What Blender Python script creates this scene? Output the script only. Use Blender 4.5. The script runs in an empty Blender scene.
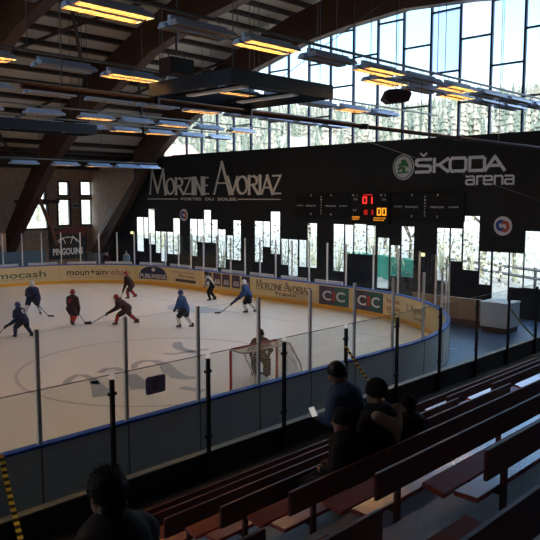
import bpy, bmesh, math, random
from mathutils import Vector, Matrix, noise
R = random.Random(7)
SC = bpy.context.scene
COL = SC.collection
PI = math.pi
H = 5.63                      # eye height above the ice
ORD = ['first','second','third','fourth','fifth','sixth','seventh','eighth','ninth','tenth','eleventh','twelfth','thirteenth',
       'fourteenth','fifteenth','sixteenth','seventeenth','eighteenth','nineteenth','twentieth']

# ------------------------------------------------------------------ materials
def new_mat(name):
    m = bpy.data.materials.new(name); m.use_nodes = True
    nt = m.node_tree; nt.nodes.clear()
    out = nt.nodes.new('ShaderNodeOutputMaterial')
    return m, nt, out
def mat(name, col, rough=.6, metal=0., spec=.5, var=.12, scale=6., bump=0., coat=0.):
    m, nt, out = new_mat(name)
    b = nt.nodes.new('ShaderNodeBsdfPrincipled')
    b.inputs['Roughness'].default_value = rough; b.inputs['Metallic'].default_value = metal
    b.inputs['Specular IOR Level'].default_value = spec; b.inputs['Coat Weight'].default_value = coat
    b.inputs['Coat Roughness'].default_value = .15
    tc = nt.nodes.new('ShaderNodeTexCoord'); nz = nt.nodes.new('ShaderNodeTexNoise')
    nz.inputs['Scale'].default_value = scale; nz.inputs['Detail'].default_value = 4
    nt.links.new(tc.outputs['Object'], nz.inputs['Vector'])
    mx = nt.nodes.new('ShaderNodeMix'); mx.data_type = 'RGBA'
    a = [max(0, c*(1-var)) for c in col[:3]]+[1]; c2 = [min(1, c*(1+var)) for c in col[:3]]+[1]
    mx.inputs[6].default_value = a; mx.inputs[7].default_value = c2
    nt.links.new(nz.outputs['Fac'], mx.inputs[0]); nt.links.new(mx.outputs[2], b.inputs['Base Color'])
    if bump:
        bp = nt.nodes.new('ShaderNodeBump'); bp.inputs['Strength'].default_value = bump; bp.inputs['Distance'].default_value = .02
        nt.links.new(nz.outputs['Fac'], bp.inputs['Height']); nt.links.new(bp.outputs['Normal'], b.inputs['Normal'])
    nt.links.new(b.outputs[0], out.inputs[0])
    return m
def emit(name, col, s):
    m, nt, out = new_mat(name)
    e = nt.nodes.new('ShaderNodeEmission'); e.inputs[0].default_value = (*col, 1); e.inputs[1].default_value = s
    nt.links.new(e.outputs[0], out.inputs[0]); return m
def glass(name, tint, gloss=.06, milk=0., rough=0.):
    m, nt, out = new_mat(name)
    t = nt.nodes.new('ShaderNodeBsdfTransparent'); t.inputs[0].default_value = (*tint, 1)
    g = nt.nodes.new('ShaderNodeBsdfGlossy'); g.inputs['Roughness'].default_value = rough
    fr = nt.nodes.new('ShaderNodeLayerWeight'); fr.inputs[0].default_value = .25
    mul = nt.nodes.new('ShaderNodeMath'); mul.operation = 'MULTIPLY_ADD'; mul.inputs[1].default_value = gloss*3; mul.inputs[2].default_value = gloss*.3
    nt.links.new(fr.outputs['Fresnel'], mul.inputs[0])
    mx = nt.nodes.new('ShaderNodeMixShader'); nt.links.new(mul.outputs[0], mx.inputs[0])
    base = t
    if milk:
        d = nt.nodes.new('ShaderNodeBsdfTranslucent'); d.inputs[0].default_value = (.8, .85, .95, 1)
        d2 = nt.nodes.new('ShaderNodeMixShader'); d2.inputs[0].default_value = milk
        nt.links.new(t.outputs[0], d2.inputs[1]); nt.links.new(d.outputs[0], d2.inputs[2]); base = d2
    nt.links.new(base.outputs[0], mx.inputs[1]); nt.links.new(g.outputs[0], mx.inputs[2])
    nt.links.new(mx.outputs[0], out.inputs[0]); return m
def striped(name, c1, c2, axis, period, duty=.5, rough=.7, metal=0., spec=.3, bump=0.):
    """hard procedural stripes along one object axis"""
    m, nt, out = new_mat(name)
    b = nt.nodes.new('ShaderNodeBsdfPrincipled'); b.inputs['Roughness'].default_value = rough
    b.inputs['Metallic'].default_value = metal; b.inputs['Specular IOR Level'].default_value = spec
    tc = nt.nodes.new('ShaderNodeTexCoord'); sp = nt.nodes.new('ShaderNodeSeparateXYZ')
    nt.links.new(tc.outputs['Object'], sp.inputs[0])
    d = nt.nodes.new('ShaderNodeMath'); d.operation = 'DIVIDE'; d.inputs[1].default_value = period
    nt.links.new(sp.outputs[axis], d.inputs[0])
    f = nt.nodes.new('ShaderNodeMath'); f.operation = 'FRACT'; nt.links.new(d.outputs[0], f.inputs[0])
    l = nt.nodes.new('ShaderNodeMath'); l.operation = 'LESS_THAN'; l.inputs[1].default_value = duty
    nt.links.new(f.outputs[0], l.inputs[0])
    mx = nt.nodes.new('ShaderNodeMix'); mx.data_type = 'RGBA'
    mx.inputs[6].default_value = (*c1, 1); mx.inputs[7].default_value = (*c2, 1)
    nt.links.new(l.outputs[0], mx.inputs[0]); nt.links.new(mx.outputs[2], b.inputs['Base Color'])
    nt.links.new(b.outputs[0], out.inputs[0]); return m

M = {}
M['ice'] = mat('ice', (.82, .79, .72), .38, spec=.35, var=.05, scale=.5)  # beige cast of the warm light is put into the ice colour
M['ice_paint'] = mat('ice_paint', (.40, .42, .44), .4, var=.1)
M['ice_line'] = mat('ice_line', (.55, .54, .55), .4, var=.1)
M['ice_crease'] = mat('ice_crease', (.48, .54, .60), .4, var=.08)
M['rubber'] = mat('rubber', (.04, .085, .18), .33, var=.35, scale=9, spec=.5, bump=.15)
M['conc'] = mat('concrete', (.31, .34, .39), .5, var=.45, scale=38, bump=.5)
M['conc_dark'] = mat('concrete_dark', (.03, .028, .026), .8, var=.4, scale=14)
M['black_wall'] = mat('black_cladding', (.016, .015, .015), .62, var=.25, scale=3, spec=.3)
M['far_wall'] = mat('brown_boarding', (.55, .36, .23), .8, var=.35, scale=2.2)
M['deck'] = striped('roof_boards', (.52, .45, .36), (.38, .32, .25), 1, .24, .12, .8)
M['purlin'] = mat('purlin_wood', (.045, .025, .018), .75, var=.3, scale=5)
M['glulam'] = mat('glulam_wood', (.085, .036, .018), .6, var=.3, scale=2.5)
M['dark_wood'] = mat('dark_wood', (.05, .03, .02), .7, var=.3)
M['frame_blue'] = mat('frame_dark_blue', (.012, .02, .06), .5, var=.1)
M['frame_black'] = mat('frame_black', (.012, .012, .014), .5, var=.1)
M['pane'] = glass('window_pane', (.97, .99, 1), .02)
M['pane_blue'] = glass('window_pane_lavender', (.68, .74, .92), .02, milk=.25)
M['pane_white'] = glass('window_pane_white', (.95, .97, 1), .02, milk=.45)
M['rink_glass'] = glass('rink_glass', (.965, .98, .975), .03)
M['rail_glass'] = glass('railing_glass', (.90, .925, .915), .02)
M['alu'] = mat('aluminium', (.82, .82, .80), .45, .0, var=.06)
M['steel_black'] = mat('black_steel', (.012, .012, .013), .45, .2, var=.1)
M['board'] = mat('board_cream', (.78, .62, .32), .45, var=.05, scale=2)
M['board_back'] = mat('board_back_grey', (.84, .90, .87), .6, var=.05, scale=3)
M['kick'] = mat('kick_yellow', (.85, .48, .06), .5, var=.1)
M['cap_blue'] = mat('cap_blue', (.015, .12, .62), .5, var=.1)
M['ad_cream'] = mat('advert_cream', (.78, .65, .37), .45, var=.04)
M['ink_green'] = mat('ink_green', (.13, .16, .06), .5)
M['ink_dark'] = mat('ink_dark', (.06, .05, .045), .5)
M['ink_white'] = mat('ink_white', (.8, .8, .78), .5)
M['ink_navy'] = mat('ink_navy', (.03, .045, .12), .5)
M['ink_purple'] = mat('ink_purple', (.075, .045, .085), .5)
M['ink_teal'] = mat('ink_teal', (.02, .12, .11), .5)
M['ink_red'] = mat('ink_red', (.45, .03, .02), .5)
M['ink_rust'] = mat('ink_rust', (.35, .12, .06), .5)
M['sign_silver'] = mat('sign_silver', (.72, .71, .69), .5, .0, var=.06)
M['sign_gold'] = mat('sign_pale_gold', (.82, .77, .66), .5, .0, var=.12)
M['sign_white'] = mat('sign_white', (.86, .87, .88), .5)
M['logo_green'] = mat('logo_green', (.05, .22, .04), .5)
M['badge_blue'] = mat('badge_blue', (.02, .06, .32), .5)
M['badge_red'] = mat('badge_red', (.6, .08, .03), .5)
M['red_seat'] = mat('red_painted_wood', (.33, .032, .016), .26, var=.14, scale=6, spec=.7, coat=.8)
M['red_back'] = mat('red_brown_painted_wood', (.12, .018, .012), .42, var=.3, scale=10)
M['lamp_house'] = mat('lamp_housing', (.52, .68, .95), .4, .0, var=.06)  # blue window light put into the colour of white housings
M['lamp_in'] = mat('lamp_reflector', (.60, .48, .32), .5, var=.03)
M['tube_on'] = emit('lamp_tube_lit', (1, .53, .16), 18)
M['tube_off'] = mat('lamp_tube_unlit', (.85, .86, .86), .3, var=.02)
M['rail_grey'] = mat('lamp_rail', (.20, .20, .19), .5, .4)
M['wire'] = mat('wire', (.10, .10, .10), .5, .5)
M['net'] = mat('net_white', (.62, .60, .55), .8)
M['goal_red'] = mat('goal_red', (.45, .02, .02), .4)
M['skin'] = mat('skin', (.46, .27, .19), .6, var=.08)
M['navy'] = mat('jersey_navy', (.013, .022, .07), .75, var=.2)
M['blue_j'] = mat('jersey_blue', (.022, .075, .24), .75, var=.2)
M['black_j'] = mat('jersey_black', (.045, .015, .015), .8, var=.2)
M['red_sock'] = mat('sock_red', (.36, .03, .025), .8, var=.2)
M['white_c'] = mat('cloth_white', (.72, .71, .70), .8, var=.05)
M['dark_c'] = mat('cloth_dark', (.012, .012, .016), .85, var=.3)
M['black_c'] = mat('cloth_black', (.006, .006, .007), .9, var=.3)
M['blue_coat'] = mat('coat_blue', (.03, .075, .18), .8, var=.25, scale=12)
M['beige'] = mat('cloth_beige', (.42, .35, .28), .85, var=.2)
M['hair'] = mat('hair_dark', (.012, .010, .009), .55, var=.4, scale=40)
M['hel_white'] = mat('helmet_white', (.75, .74, .72), .35)
M['hel_red'] = mat('helmet_red', (.28, .02, .016), .35)
M['hel_blue'] = mat('helmet_blue', (.014, .03, .14), .35)
M['hel_black'] = mat('helmet_black', (.010, .010, .011), .35)
M['ref'] = striped('referee_stripes', (.02, .02, .02), (.7, .7, .7), 1, .11)
M['pads'] = mat('goalie_pads', (.05, .05, .05), .7)
M['brown_j'] = mat('jersey_brown', (.10, .06, .05), .8)
M['hazard'] = striped('hazard_tape', (.015, .014, .01), (.62, .50, .06), 2, .12, .5)
M['white_box'] = mat('cabinet_white', (.62, .64, .64), .4)
M['wood_panel'] = mat('wood_panel', (.42, .24, .11), .5, var=.25, scale=3)
M['brown'] = mat('base_brown', (.10, .045, .02), .6)
M['snow'] = mat('snow', (.19, .185, .16), .8, var=.55, scale=1.3)
M['forest'] = mat('forest_floor', (.30, .27, .21), .9, var=.6, scale=.12)
M['conifer'] = mat('conifer', (.16, .18, .13), .9, var=.5, scale=1.4)  # both conifer colours are raised paler, with distance haze put into them
M['conifer2'] = mat('conifer_pale', (.31, .28, .21), .9, var=.5, scale=1.4)
M['bark'] = mat('bark', (.06, .048, .036), .9, var=.3)
M['green_f'] = mat('green_panel', (.03, .26, .20), .6)
M['guard'] = mat('guard_metal', (.10, .10, .095), .6)
M['led_red'] = emit('led_red', (1, .03, .02), .6)
M['led_amber'] = emit('led_amber', (1, .33, .02), .5)
M['exit'] = emit('emergency_lamp', (.85, .72, .28), .75)
M['phone_screen'] = emit('phone_screen', (.9, .88, .8), .16)
M['banner'] = mat('banner_black', (.018, .017, .017), .8)
M['banner_red'] = mat('banner_red', (.13, .02, .015), .8)
M['bench_blue'] = mat('bench_blue', (.08, .17, .25), .6)
M['plate_blue'] = mat('plate_navy', (.28, .32, .50), .5)

# ------------------------------------------------------------------ mesh building
class MB:
    def __init__(s): s.v = []; s.f = []; s.mi = []; s.cur = 0
    def add(s, vs, fs):
        o = len(s.v); s.v += [tuple(p) for p in vs]
        for f in fs: s.f.append([o+i for i in f]); s.mi.append(s.cur)
        return s
    def box(s, x0, x1, y0, y1, z0, z1):
        return s.add([(x0,y0,z0),(x1,y0,z0),(x1,y1,z0),(x0,y1,z0),(x0,y0,z1),(x1,y0,z1),(x1,y1,z1),(x0,y1,z1)],
              [(0,3,2,1),(4,5,6,7),(0,1,5,4),(1,2,6,5),(2,3,7,6),(3,0,4,7)])
    def bbox(s, x0, x1, y0, y1, z0, z1, b=.008):
        """box with chamfered edges"""
        bm = bmesh.new(); bmesh.ops.create_cube(bm, size=1)
        for v in bm.verts: v.co = Vector(((x0+x1)/2+v.co.x*(x1-x0), (y0+y1)/2+v.co.y*(y1-y0), (z0+z1)/2+v.co.z*(z1-z0)))
        bmesh.ops.bevel(bm, geom=bm.edges[:], offset=b, segments=1, affect='EDGES')
        bm.verts.index_update()
        s.add([v.co[:] for v in bm.verts], [[v.index for v in f.verts] for f in bm.faces]); bm.free(); return s
    def tube(s, pts, r, n=8, r2=None):
        pts = [Vector(p) for p in pts]; k = len(pts); vs = []; fs = []; up0 = None
        for i, p in enumerate(pts):
            d = (pts[min(i+1, k-1)]-pts[max(i-1, 0)]).normalized()
            a = Vector((0,0,1)) if abs(d.z) < .9 else Vector((1,0,0))
            if up0 is not None: a = up0
            x = d.cross(a).normalized(); y = x.cross(d).normalized(); up0 = y
            rr = r if r2 is None else r+(r2-r)*i/(k-1)
            for j in range(n):
                t = 2*PI*j/n; vs.append(p+x*math.cos(t)*rr+y*math.sin(t)*rr)
        for i in range(k-1):
            for j in range(n):
                a = i*n+j; b = i*n+(j+1) % n; fs.append((a, b, b+n, a+n))
        fs.append(tuple(range(n-1, -1, -1))); fs.append(tuple((k-1)*n+j for j in range(n)))
        return s.add(vs, fs)
    def cap(s, p, q, r1, r2, n=10, m=3):
        """tapered capsule"""
        p = Vector(p); q = Vector(q); d = (q-p); L = d.length
        if L < 1e-6: d = Vector((0,0,1)); L = 1e-6
        d = d/L; a = Vector((0,0,1)) if abs(d.z) < .9 else Vector((1,0,0))
        x = d.cross(a).normalized(); y = x.cross(d)
        prof = []
        for i in range(m+1): t = PI/2*i/m; prof.append((-r1*math.cos(t), r1*math.sin(t)))
        for i in range(m+1): t = PI/2*i/m; prof.append((L+r2*math.sin(t), r2*math.cos(t)))
        vs = []; fs = []
        rings = prof[1:-1]
        for h, r in rings:
            for j in range(n):
                t = 2*PI*j/n; vs.append(p+d*h+(x*math.cos(t)+y*math.sin(t))*r)
        for i in range(len(rings)-1):
            for j in range(n): a_ = i*n+j; b_ = i*n+(j+1) % n; fs.append((a_, a_+n, b_+n, b_))
        vs += [p+d*prof[0][0], p+d*prof[-1][0]]; A = len(vs)-2
        for j in range(n):
            fs.append((A, j, (j+1) % n)); e = (len(rings)-1)*n; fs.append((A+1, e+(j+1) % n, e+j))
        return s.add(vs, fs)
    def ell(s, c, r, n=14, m=9, tilt=0., axis=(0,1,0), zmin=-1.):
        c = Vector(c); Rm = Matrix.Rotation(tilt, 3, Vector(axis)); vs = []; fs = []
        for i in range(1, m):
            t = PI*i/m
            for j in range(n):
                u = 2*PI*j/n; vs.append(c+Rm @ Vector((r[0]*math.sin(t)*math.cos(u), r[1]*math.sin(t)*math.sin(u), max(zmin, math.cos(t))*r[2])))
        for i in range(m-2):
            for j in range(n): a = i*n+j; b = i*n+(j+1) % n; fs.append((a, a+n, b+n, b))
        vs += [c+Rm @ Vector((0,0,r[2])), c+Rm @ Vector((0,0,max(zmin,-1)*r[2]))]; A = len(vs)-2
        for j in range(n): fs.append((A, j, (j+1) % n)); e = (m-2)*n; fs.append((A+1, e+(j+1) % n, e+j))
        return s.add(vs, fs)
    def prism(s, poly, f0, f1):
        """poly of 2D points, f0/f1 map (a,b) to the near and far 3D point"""
        n = len(poly); vs = [f0(*p) for p in poly]+[f1(*p) for p in poly]
        fs = [tuple(range(n)), tuple(range(2*n-1, n-1, -1))]+[(i, (i+1) % n, n+(i+1) % n, n+i) for i in range(n)]
        return s.add(vs, fs)
    def mesh(s, name, mats, smooth=False):
        me = bpy.data.meshes.new(name); me.from_pydata(s.v, [], s.f); 
        for m in (mats if isinstance(mats, (list, tuple)) else [mats]): me.materials.append(m)
        me.polygons.foreach_set('material_index', s.mi)
        bm = bmesh.new(); bm.from_mesh(me); bmesh.ops.recalc_face_normals(bm, faces=bm.faces[:]); bm.to_mesh(me); bm.free()
        if smooth: me.polygons.foreach_set('use_smooth', [True]*len(me.polygons))
        me.update(); return me
    def build(s, name, mats, parent=None, smooth=False, world=True):
        if parent is not None and world and parent.location.length > 0:
            off = wloc(parent); s.v = [(a-off.x, b-off.y, c-off.z) for a, b, c in s.v]
        return link(name, s.mesh(name, mats, smooth), parent)
def wloc(o):
    v = Vector((0,0,0))
    while o is not None: v = v+o.location; o = o.parent
    return v
def link(name, me, parent=None):
    o = bpy.data.objects.new(name, me); COL.objects.link(o)
    if parent is not None: o.parent = parent
    return o
def thing(name, label, cat, loc=(0,0,0), rz=0, group=None):
    o = bpy.data.objects.new(name, None); COL.objects.link(o); o.location = loc; o.rotation_euler = (0,0,rz)
    o.empty_display_size = .1
    return tag(o, label, cat, group)
def tag(o, label, cat, group=None):
    o['label'] = label; o['category'] = cat
    if group: o['group'] = group
    return o
def struct(o): o['kind'] = 'structure'; return o
def dup(root, loc=None, rz=None, label=None):
    def cp(o, par):
        c = o.copy(); COL.objects.link(c)
        if par is not None: c.parent = par
        for ch in KIDS.get(o, []) or [x for x in o.children]: cp(ch, c)
        return c
    r = cp(root, None)
    if loc is not None: r.location = loc
    if rz is not None: r.rotation_euler = (0,0,rz)
    if label: r['label'] = label
    return r
KIDS = {}
def remeshed(mb, name, mats, parent, voxel, smooth=3, disp=None):
    me = mb.mesh(name+'_raw', mats)
    o = bpy.data.objects.new('tmp', me); COL.objects.link(o)
    r = o.modifiers.new('r', 'REMESH'); r.mode = 'VOXEL'; r.voxel_size = voxel; r.use_smooth_shade = True
    if smooth:
        k = o.modifiers.new('s', 'SMOOTH'); k.iterations = smooth; k.factor = .5
    dg = bpy.context.evaluated_depsgraph_get(); dg.update()
    m2 = bpy.data.meshes.new_from_object(o.evaluated_get(dg)); m2.name = name
    m2.materials.clear()
    for m in (mats if isinstance(mats, (list, tuple)) else [mats]): m2.materials.append(m)
    bpy.data.objects.remove(o); bpy.data.meshes.remove(me)
    m2.polygons.foreach_set('use_smooth', [True]*len(m2.polygons))
    if disp: disp(m2)
    return link(name, m2, parent)

# ------------------------------------------------------------------ lettering
def text_mesh(txt, bold=0.):
    cu = bpy.data.curves.new('t', 'FONT'); cu.body = txt; cu.size = 1; cu.offset = bold; cu.resolution_u = 3; cu.extrude = .02
    o = bpy.data.objects.new('t', cu); COL.objects.link(o)
    dg = bpy.context.evaluated_depsgraph_get(); dg.update()
    me = bpy.data.meshes.new_from_object(o.evaluated_get(dg))
    bpy.data.objects.remove(o); bpy.data.curves.remove(cu); return me
def lettering(name, txt, m, parent, mp, w, h, bold=0., sub=True):
    """txt filling w x h, every vertex placed by mp(along, up, out)"""
    me = text_mesh(txt, bold)
    xs = [v.co.x for v in me.vertices]; ys = [v.co.y for v in me.vertices]
    x0, x1, y0, y1 = min(xs), max(xs), min(ys), max(ys)
    off = wloc(parent) if parent is not None else Vector((0,0,0))
    for v in me.vertices:
        v.co = Vector(mp((v.co.x-x0)/(x1-x0)*w, (v.co.y-y0)/(y1-y0)*h, .006 if v.co.z > 0 else -.002))-off
    me.materials.clear(); me.materials.append(m); me.update()
    return link(name, me, parent)
def EL(cx, cy, rx, ry, n=22, a0=0, a1=360): return [(cx+rx*math.cos(math.radians(a0+(a1-a0)*i/n)), cy+ry*math.sin(math.radians(a0+(a1-a0)*i/n))) for i in range(n+1)]
LET = {
 'M': [[(.02,0),(.16,1)],[(.16,1),(.5,.08)],[(.5,.08),(.84,1)],[(.84,1),(.98,0)]],
 'O': [EL(.5,.5,.46,.5)], 'R': [[(.1,0),(.1,1)],[(.1,1),(.6,1),(.82,.9),(.88,.76),(.82,.6),(.6,.5),(.1,.5)],[(.45,.5),(.98,0)]],
 'Z': [[(.05,1),(.95,1)],[(.95,1),(.05,0)],[(.05,0),(.95,0)]], 'I': [[(.5,0),(.5,1)]],
 'N': [[(.08,0),(.08,1)],[(.08,1),(.92,0)],[(.92,0),(.92,1)]],
 'E': [[(.12,0),(.12,1)],[(.12,1),(.85,1)],[(.12,.52),(.7,.52)],[(.12,0),(.88,0)]],
 'A': [[(.02,0),(.5,1)],[(.5,1),(.98,0)],[(.2,.34),(.8,.34)]], 'V': [[(.02,1),(.5,0)],[(.5,0),(.98,1)]],
 'S': [[(.98,1),(.14,1),(.03,.9),(.03,.62),(.14,.53),(.86,.47),(.97,.38),(.97,.1),(.86,0),(.02,0)]],
 'K': [[(.08,0),(.08,1)],[(.96,1),(.4,.52),(.12,.52)],[(.4,.52),(.98,0)]],
 'D': [[(.08,0),(.08,1),(.82,1),(.95,.86),(.95,.14),(.82,0),(.08,0)]],
 'Q': [[(.16,0),(.84,0),(.96,.14),(.96,.86),(.84,1),(.16,1),(.04,.86),(.04,.14),(.16,0)]],   # squared O
 'a': [[(.08,1),(.8,1),(.94,.88),(.94,0)],[(.94,.56),(.2,.56),(.06,.46),(.06,.1),(.2,0),(.94,0)]],
 'r': [[(.12,0),(.12,1)],[(.12,.8),(.35,1),(.95,1)]],
 'e': [[(.06,.5),(.94,.5),(.94,.86),(.82,1),(.18,1),(.06,.86),(.06,.14),(.18,0),(.92,0)]],
 'n': [[(.08,0),(.08,1)],[(.08,1),(.8,1),(.94,.88),(.94,0)]],
}
def strokes(mb, lines, mp, w, h, thick, thin=None, x=0., y=0., depth=.03):
    seg = 0
    for ln in lines:
        for (a, b), (c, d) in zip(ln, ln[1:]):
            seg += 1; dp = depth+(seg % 5)*depth*.02
            p = Vector((x+a*w, y+b*h)); q = Vector((x+c*w, y+d*h)); t = (q-p)
            if t.length < 1e-5: continue
            t.normalize(); nrm = Vector((-t.y, t.x))
            tk = thick if thin is None else (thin+(thick-thin)*abs(t.y) if t.x*t.y <= 0 else thin+(thick-thin)*.35*abs(t.y))
            e = min(tk, thick)*.42; p = p-t*e; q = q+t*e; k = nrm*tk/2
            mb.prism([p-k, q-k, q+k, p+k], lambda u, v, dp=dp: mp(u, v, dp), lambda u, v: mp(u, v, 0))
WX = 31.0
def wallmap(Y0, Z0, off=.0): return lambda u, v, d: (WX-off-.012-d, Y0-u, Z0+v)

# ------------------------------------------------------------------ roof line
RP = [(20,17.05),(24.6,16.75),(29.6,15.75),(32.7,14.65),(38,12.55),(41.5,10.55),(43.6,9.05),(50.6,7.8)]
def roof(y):
    if y < 20: y = 40-y
    for (a, za), (b, zb) in zip(RP, RP[1:]):
        if y <= b: return za+(zb-za)*(y-a)/(b-a)
    return RP[-1][1]
ROOFY = [-10.6,-3.6,-1.5,2,7.3,10.4,15.4]+[p[0] for p in RP]
XL, XR = -14., 31.3

# ------------------------------------------------------------------ setting: floors
def path(s):
    """inner line of the boards, from the near straight round the end to the far side"""
    if s < 15.24: return Vector((2.06+s, 11.3)), Vector((0, 1))
    s -= 15.24; L = 9.7*PI/2
    if s < L: a = -PI/2+s/9.7; n = Vector((math.cos(a), math.sin(a))); return Vector((17.3, 21))+n*9.7, -n
    s -= L
    if s < 13: return Vector((27, 21+s)), Vector((-1, 0))
    s -= 13; L = 4*PI
    if s < L: a = s/8; n = Vector((math.cos(a), math.sin(a))); return Vector((19, 34))+n*8, -n
    s -= L
    return Vector((19-s, 42)), Vector((0, -1))
SARC = 15.24+9.7*PI/2; STOT = SARC+13+4*PI+8

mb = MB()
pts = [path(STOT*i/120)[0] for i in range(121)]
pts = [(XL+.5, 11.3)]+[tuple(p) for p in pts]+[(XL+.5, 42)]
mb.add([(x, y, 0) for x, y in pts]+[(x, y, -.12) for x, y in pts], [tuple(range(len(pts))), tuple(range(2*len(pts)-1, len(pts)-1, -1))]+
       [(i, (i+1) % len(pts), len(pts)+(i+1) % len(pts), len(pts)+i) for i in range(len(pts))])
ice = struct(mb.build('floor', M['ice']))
def decal(name, m, segs, w, z=.004):
    mb = MB()
    for ln in segs:
        P = [Vector(p) for p in ln]
        L = []; Rr = []
        for i, p in enumerate(P):
            t = (P[min(i+1, len(P)-1)]-P[max(i-1, 0)]).normalized(); n = Vector((-t.y, t.x)); ww = w[i] if isinstance(w, list) else w
            L.append(p+n*ww/2); Rr.append(p-n*ww/2)
        k = len(P); vs = [(a.x, a.y, z) for a in L]+[(a.x, a.y, z) for a in Rr]+[(a.x, a.y, .0005) for a in L]+[(a.x, a.y, .0005) for a in Rr]
        fs = []
        for i in range(k-1):
            fs += [(i, i+1, k+i+1, k+i), (2*k+i, 3*k+i, 3*k+i+1, 2*k+i+1), (i, 2*k+i, 2*k+i+1, i+1), (k+i, k+i+1, 3*k+i+1, 3*k+i)]
        fs += [(0, k, 3*k, 2*k), (k-1, 3*k-1, 4*k-1, 2*k-1)]
        mb.add(vs, fs)
    return mb.build(name, m, ice)
decal('ice_circle', M['ice_line'], [EL(13.8, 18.5, 4.55, 4.55, 64)], .11)
decal('ice_line', M['ice_line'], [[(2, 26.9), (27, 26.9)]], .10)
decal('ice_goal_line', M['ice_line'], [[(23, 12.6), (23, 41)]], .07)
mbc = MB(); poly = [(23, 28.9)]+[(23-1.9*math.sin(math.radians(t)), 27+1.9*math.cos(math.radians(t))) for t in range(0, 181, 10)]+[(23, 25.1)]
mbc.prism(poly, lambda a, b: (a, b, .006), lambda a, b: (a, b, .0006)); mbc.build('ice_crease', M['ice_crease'], ice)
decal('ice_lettering', M['ice_paint'], [
 [(10.43,18.7),(10.65,19.0),(10.81,19.14),(11.22,19.42),(11.36,19.18),(11.29,18.65),(11.06,18.05)]], .24)
decal('ice_lettering', M['ice_paint'], [[(11.2,18.4),(10.78,17.39),(10.5,16.75)]], [.25, .5, .62])
decal('ice_lettering', M['ice_paint'], [[(11.89,19.16),(12.3,19.45),(12.6,19.3),(12.54,18.88)]], .25)
decal('ice_lettering', M['ice_paint'], [[(12.46,18.21),(12.1,17.4),(11.68,16.62)]], [.3, .5, .6])
decal('ice_lettering', M['ice_paint'], [[(12.96,18.83),(13.35,19.3),(13.8,19.48),(14.1,19.2),(14.0,18.5),(13.61,17.78),(13.32,16.9),(13.42,16.6),(13.67,16.5)]], [.2,.25,.28,.3,.42,.5,.5,.4,.3])
decal('ice_lettering', M['ice_paint'], [[(16.61,21.1),(16.1,20.5),(15.92,20.02),(15.87,19.11)]], [.3,.4,.4,.3])
decal('ice_lettering', M['ice_paint'], [[(15.0,19.9),(15.18,19.58),(16.0,19.4),(16.6,19.31)]], .22)
decal('ice_lettering', M['ice_paint'], [[(12.6,15.9),(12.72,15.5),(12.84,15.12)]], .3)

mb = MB(); mb.box(XL, XR, -10.6, 11.25, -.3, -.0); mb.box(27.0, XR, 11.25, 50.8, -.3, 0.); mb.box(XL, 27.0, 42.0, 50.8, -.3, 0.)
mb.box(17.3, 27.0, 11.25, 42, -.3, -.125)
# floor outside the corner arcs
def fan(cx, cy, r, ang0, ang1, corner):
    P = [(cx+r*math.cos(math.radians(ang0+(ang1-ang0)*i/16)), cy+r*math.sin(math.radians(ang0+(ang1-ang0)*i/16))) for i in range(17)]+[corner]
    mb.prism(P, lambda a, b: (a, b, 0), lambda a, b: (a, b, -.125))
fan(17.3, 21, 9.7, -90, 0, (27, 11.3)); fan(19, 34, 8, 0, 90, (27, 42))
o = struct(mb.build('floor_surround', M['rubber']))

# ------------------------------------------------------------------ stand
Yk = lambda k: 1.223+(8-k)*.9
Tk = lambda k: 4.352-(8-k)*.424-.85
AIS = [(3.05, 4.27), (10.5, 11.7), (18.0, 19.2)]
mb = MB()
mb.box(XL, XR-.3, Yk(1)-.1, 9.3, 0, Tk(1))
for k in range(2, 12): mb.box(XL, XR-.3, Yk(k)-.1 if k < 11 else -10.6, Yk(k)+.8, 0, Tk(k))
for x0, x1 in AIS:
    for k in range(2, 10): mb.box(x0+.04, x1-.04, Yk(k)+.8, Yk(k)+1.24, Tk(k-1), Tk(k-1)+.212)
struct(mb.build('floor_stand', M['conc']))
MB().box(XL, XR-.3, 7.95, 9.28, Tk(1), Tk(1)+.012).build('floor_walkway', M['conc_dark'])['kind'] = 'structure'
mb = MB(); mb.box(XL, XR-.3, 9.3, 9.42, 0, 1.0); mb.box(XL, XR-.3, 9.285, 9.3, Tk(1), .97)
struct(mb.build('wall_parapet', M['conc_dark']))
mb = MB(); mb.box(XL, XR-.3, 9.28, 9.44, 1.0, 1.025)
struct(mb.build('trim_parapet', M['rail_grey']))

POSTD = [.36, 2.15, 3.95, 5.85]
def make_bench(k, x0, x1, label):
    y = Yk(k); t = Tk(k); L = x1-x0
    o = thing('bench', label, 'bench', (x0, y, t), 0, 'red benches in the stand')
    MB().bbox(x0+.0, x1, y+.03, y+.215, t+.455, t+.495, .006).build('seat_plank', M['red_seat'], o)
    m = MB().bbox(x0-.10, x1+.06, y+.235, y+.42, t+.455, t+.495, .006)
    m.v = [(a, y+.235+(b-y-.235)*.978-(c-t-.455)*.21, c+(b-y-.235)*.21) for a, b, c in m.v]; m.build('seat_plank', M['red_seat'], o)
    MB().bbox(x0, x1, y-.035, y-.002, t+.63, t+.85, .006).build('backrest', M['red_back'], o)
    for d in POSTD:
        if d > L-.1: continue
        m = MB(); m.box(x0+d-.03, x0+d+.03, y, y+.03, t, t+.80); m.box(x0+d-.03, x0+d+.03, y+.03, y+.41, t+.415, t+.455)
        m.build('leg', M['red_back'], o)
    return o
ROWN = {1:'front row by the glass railing',2:'second row from the railing',3:'third row from the railing',4:'fourth row from the railing',5:'fifth row from the railing',
        6:'sixth row from the railing',7:'seventh row from the railing',8:'eighth row, nearest the camera'}
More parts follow.
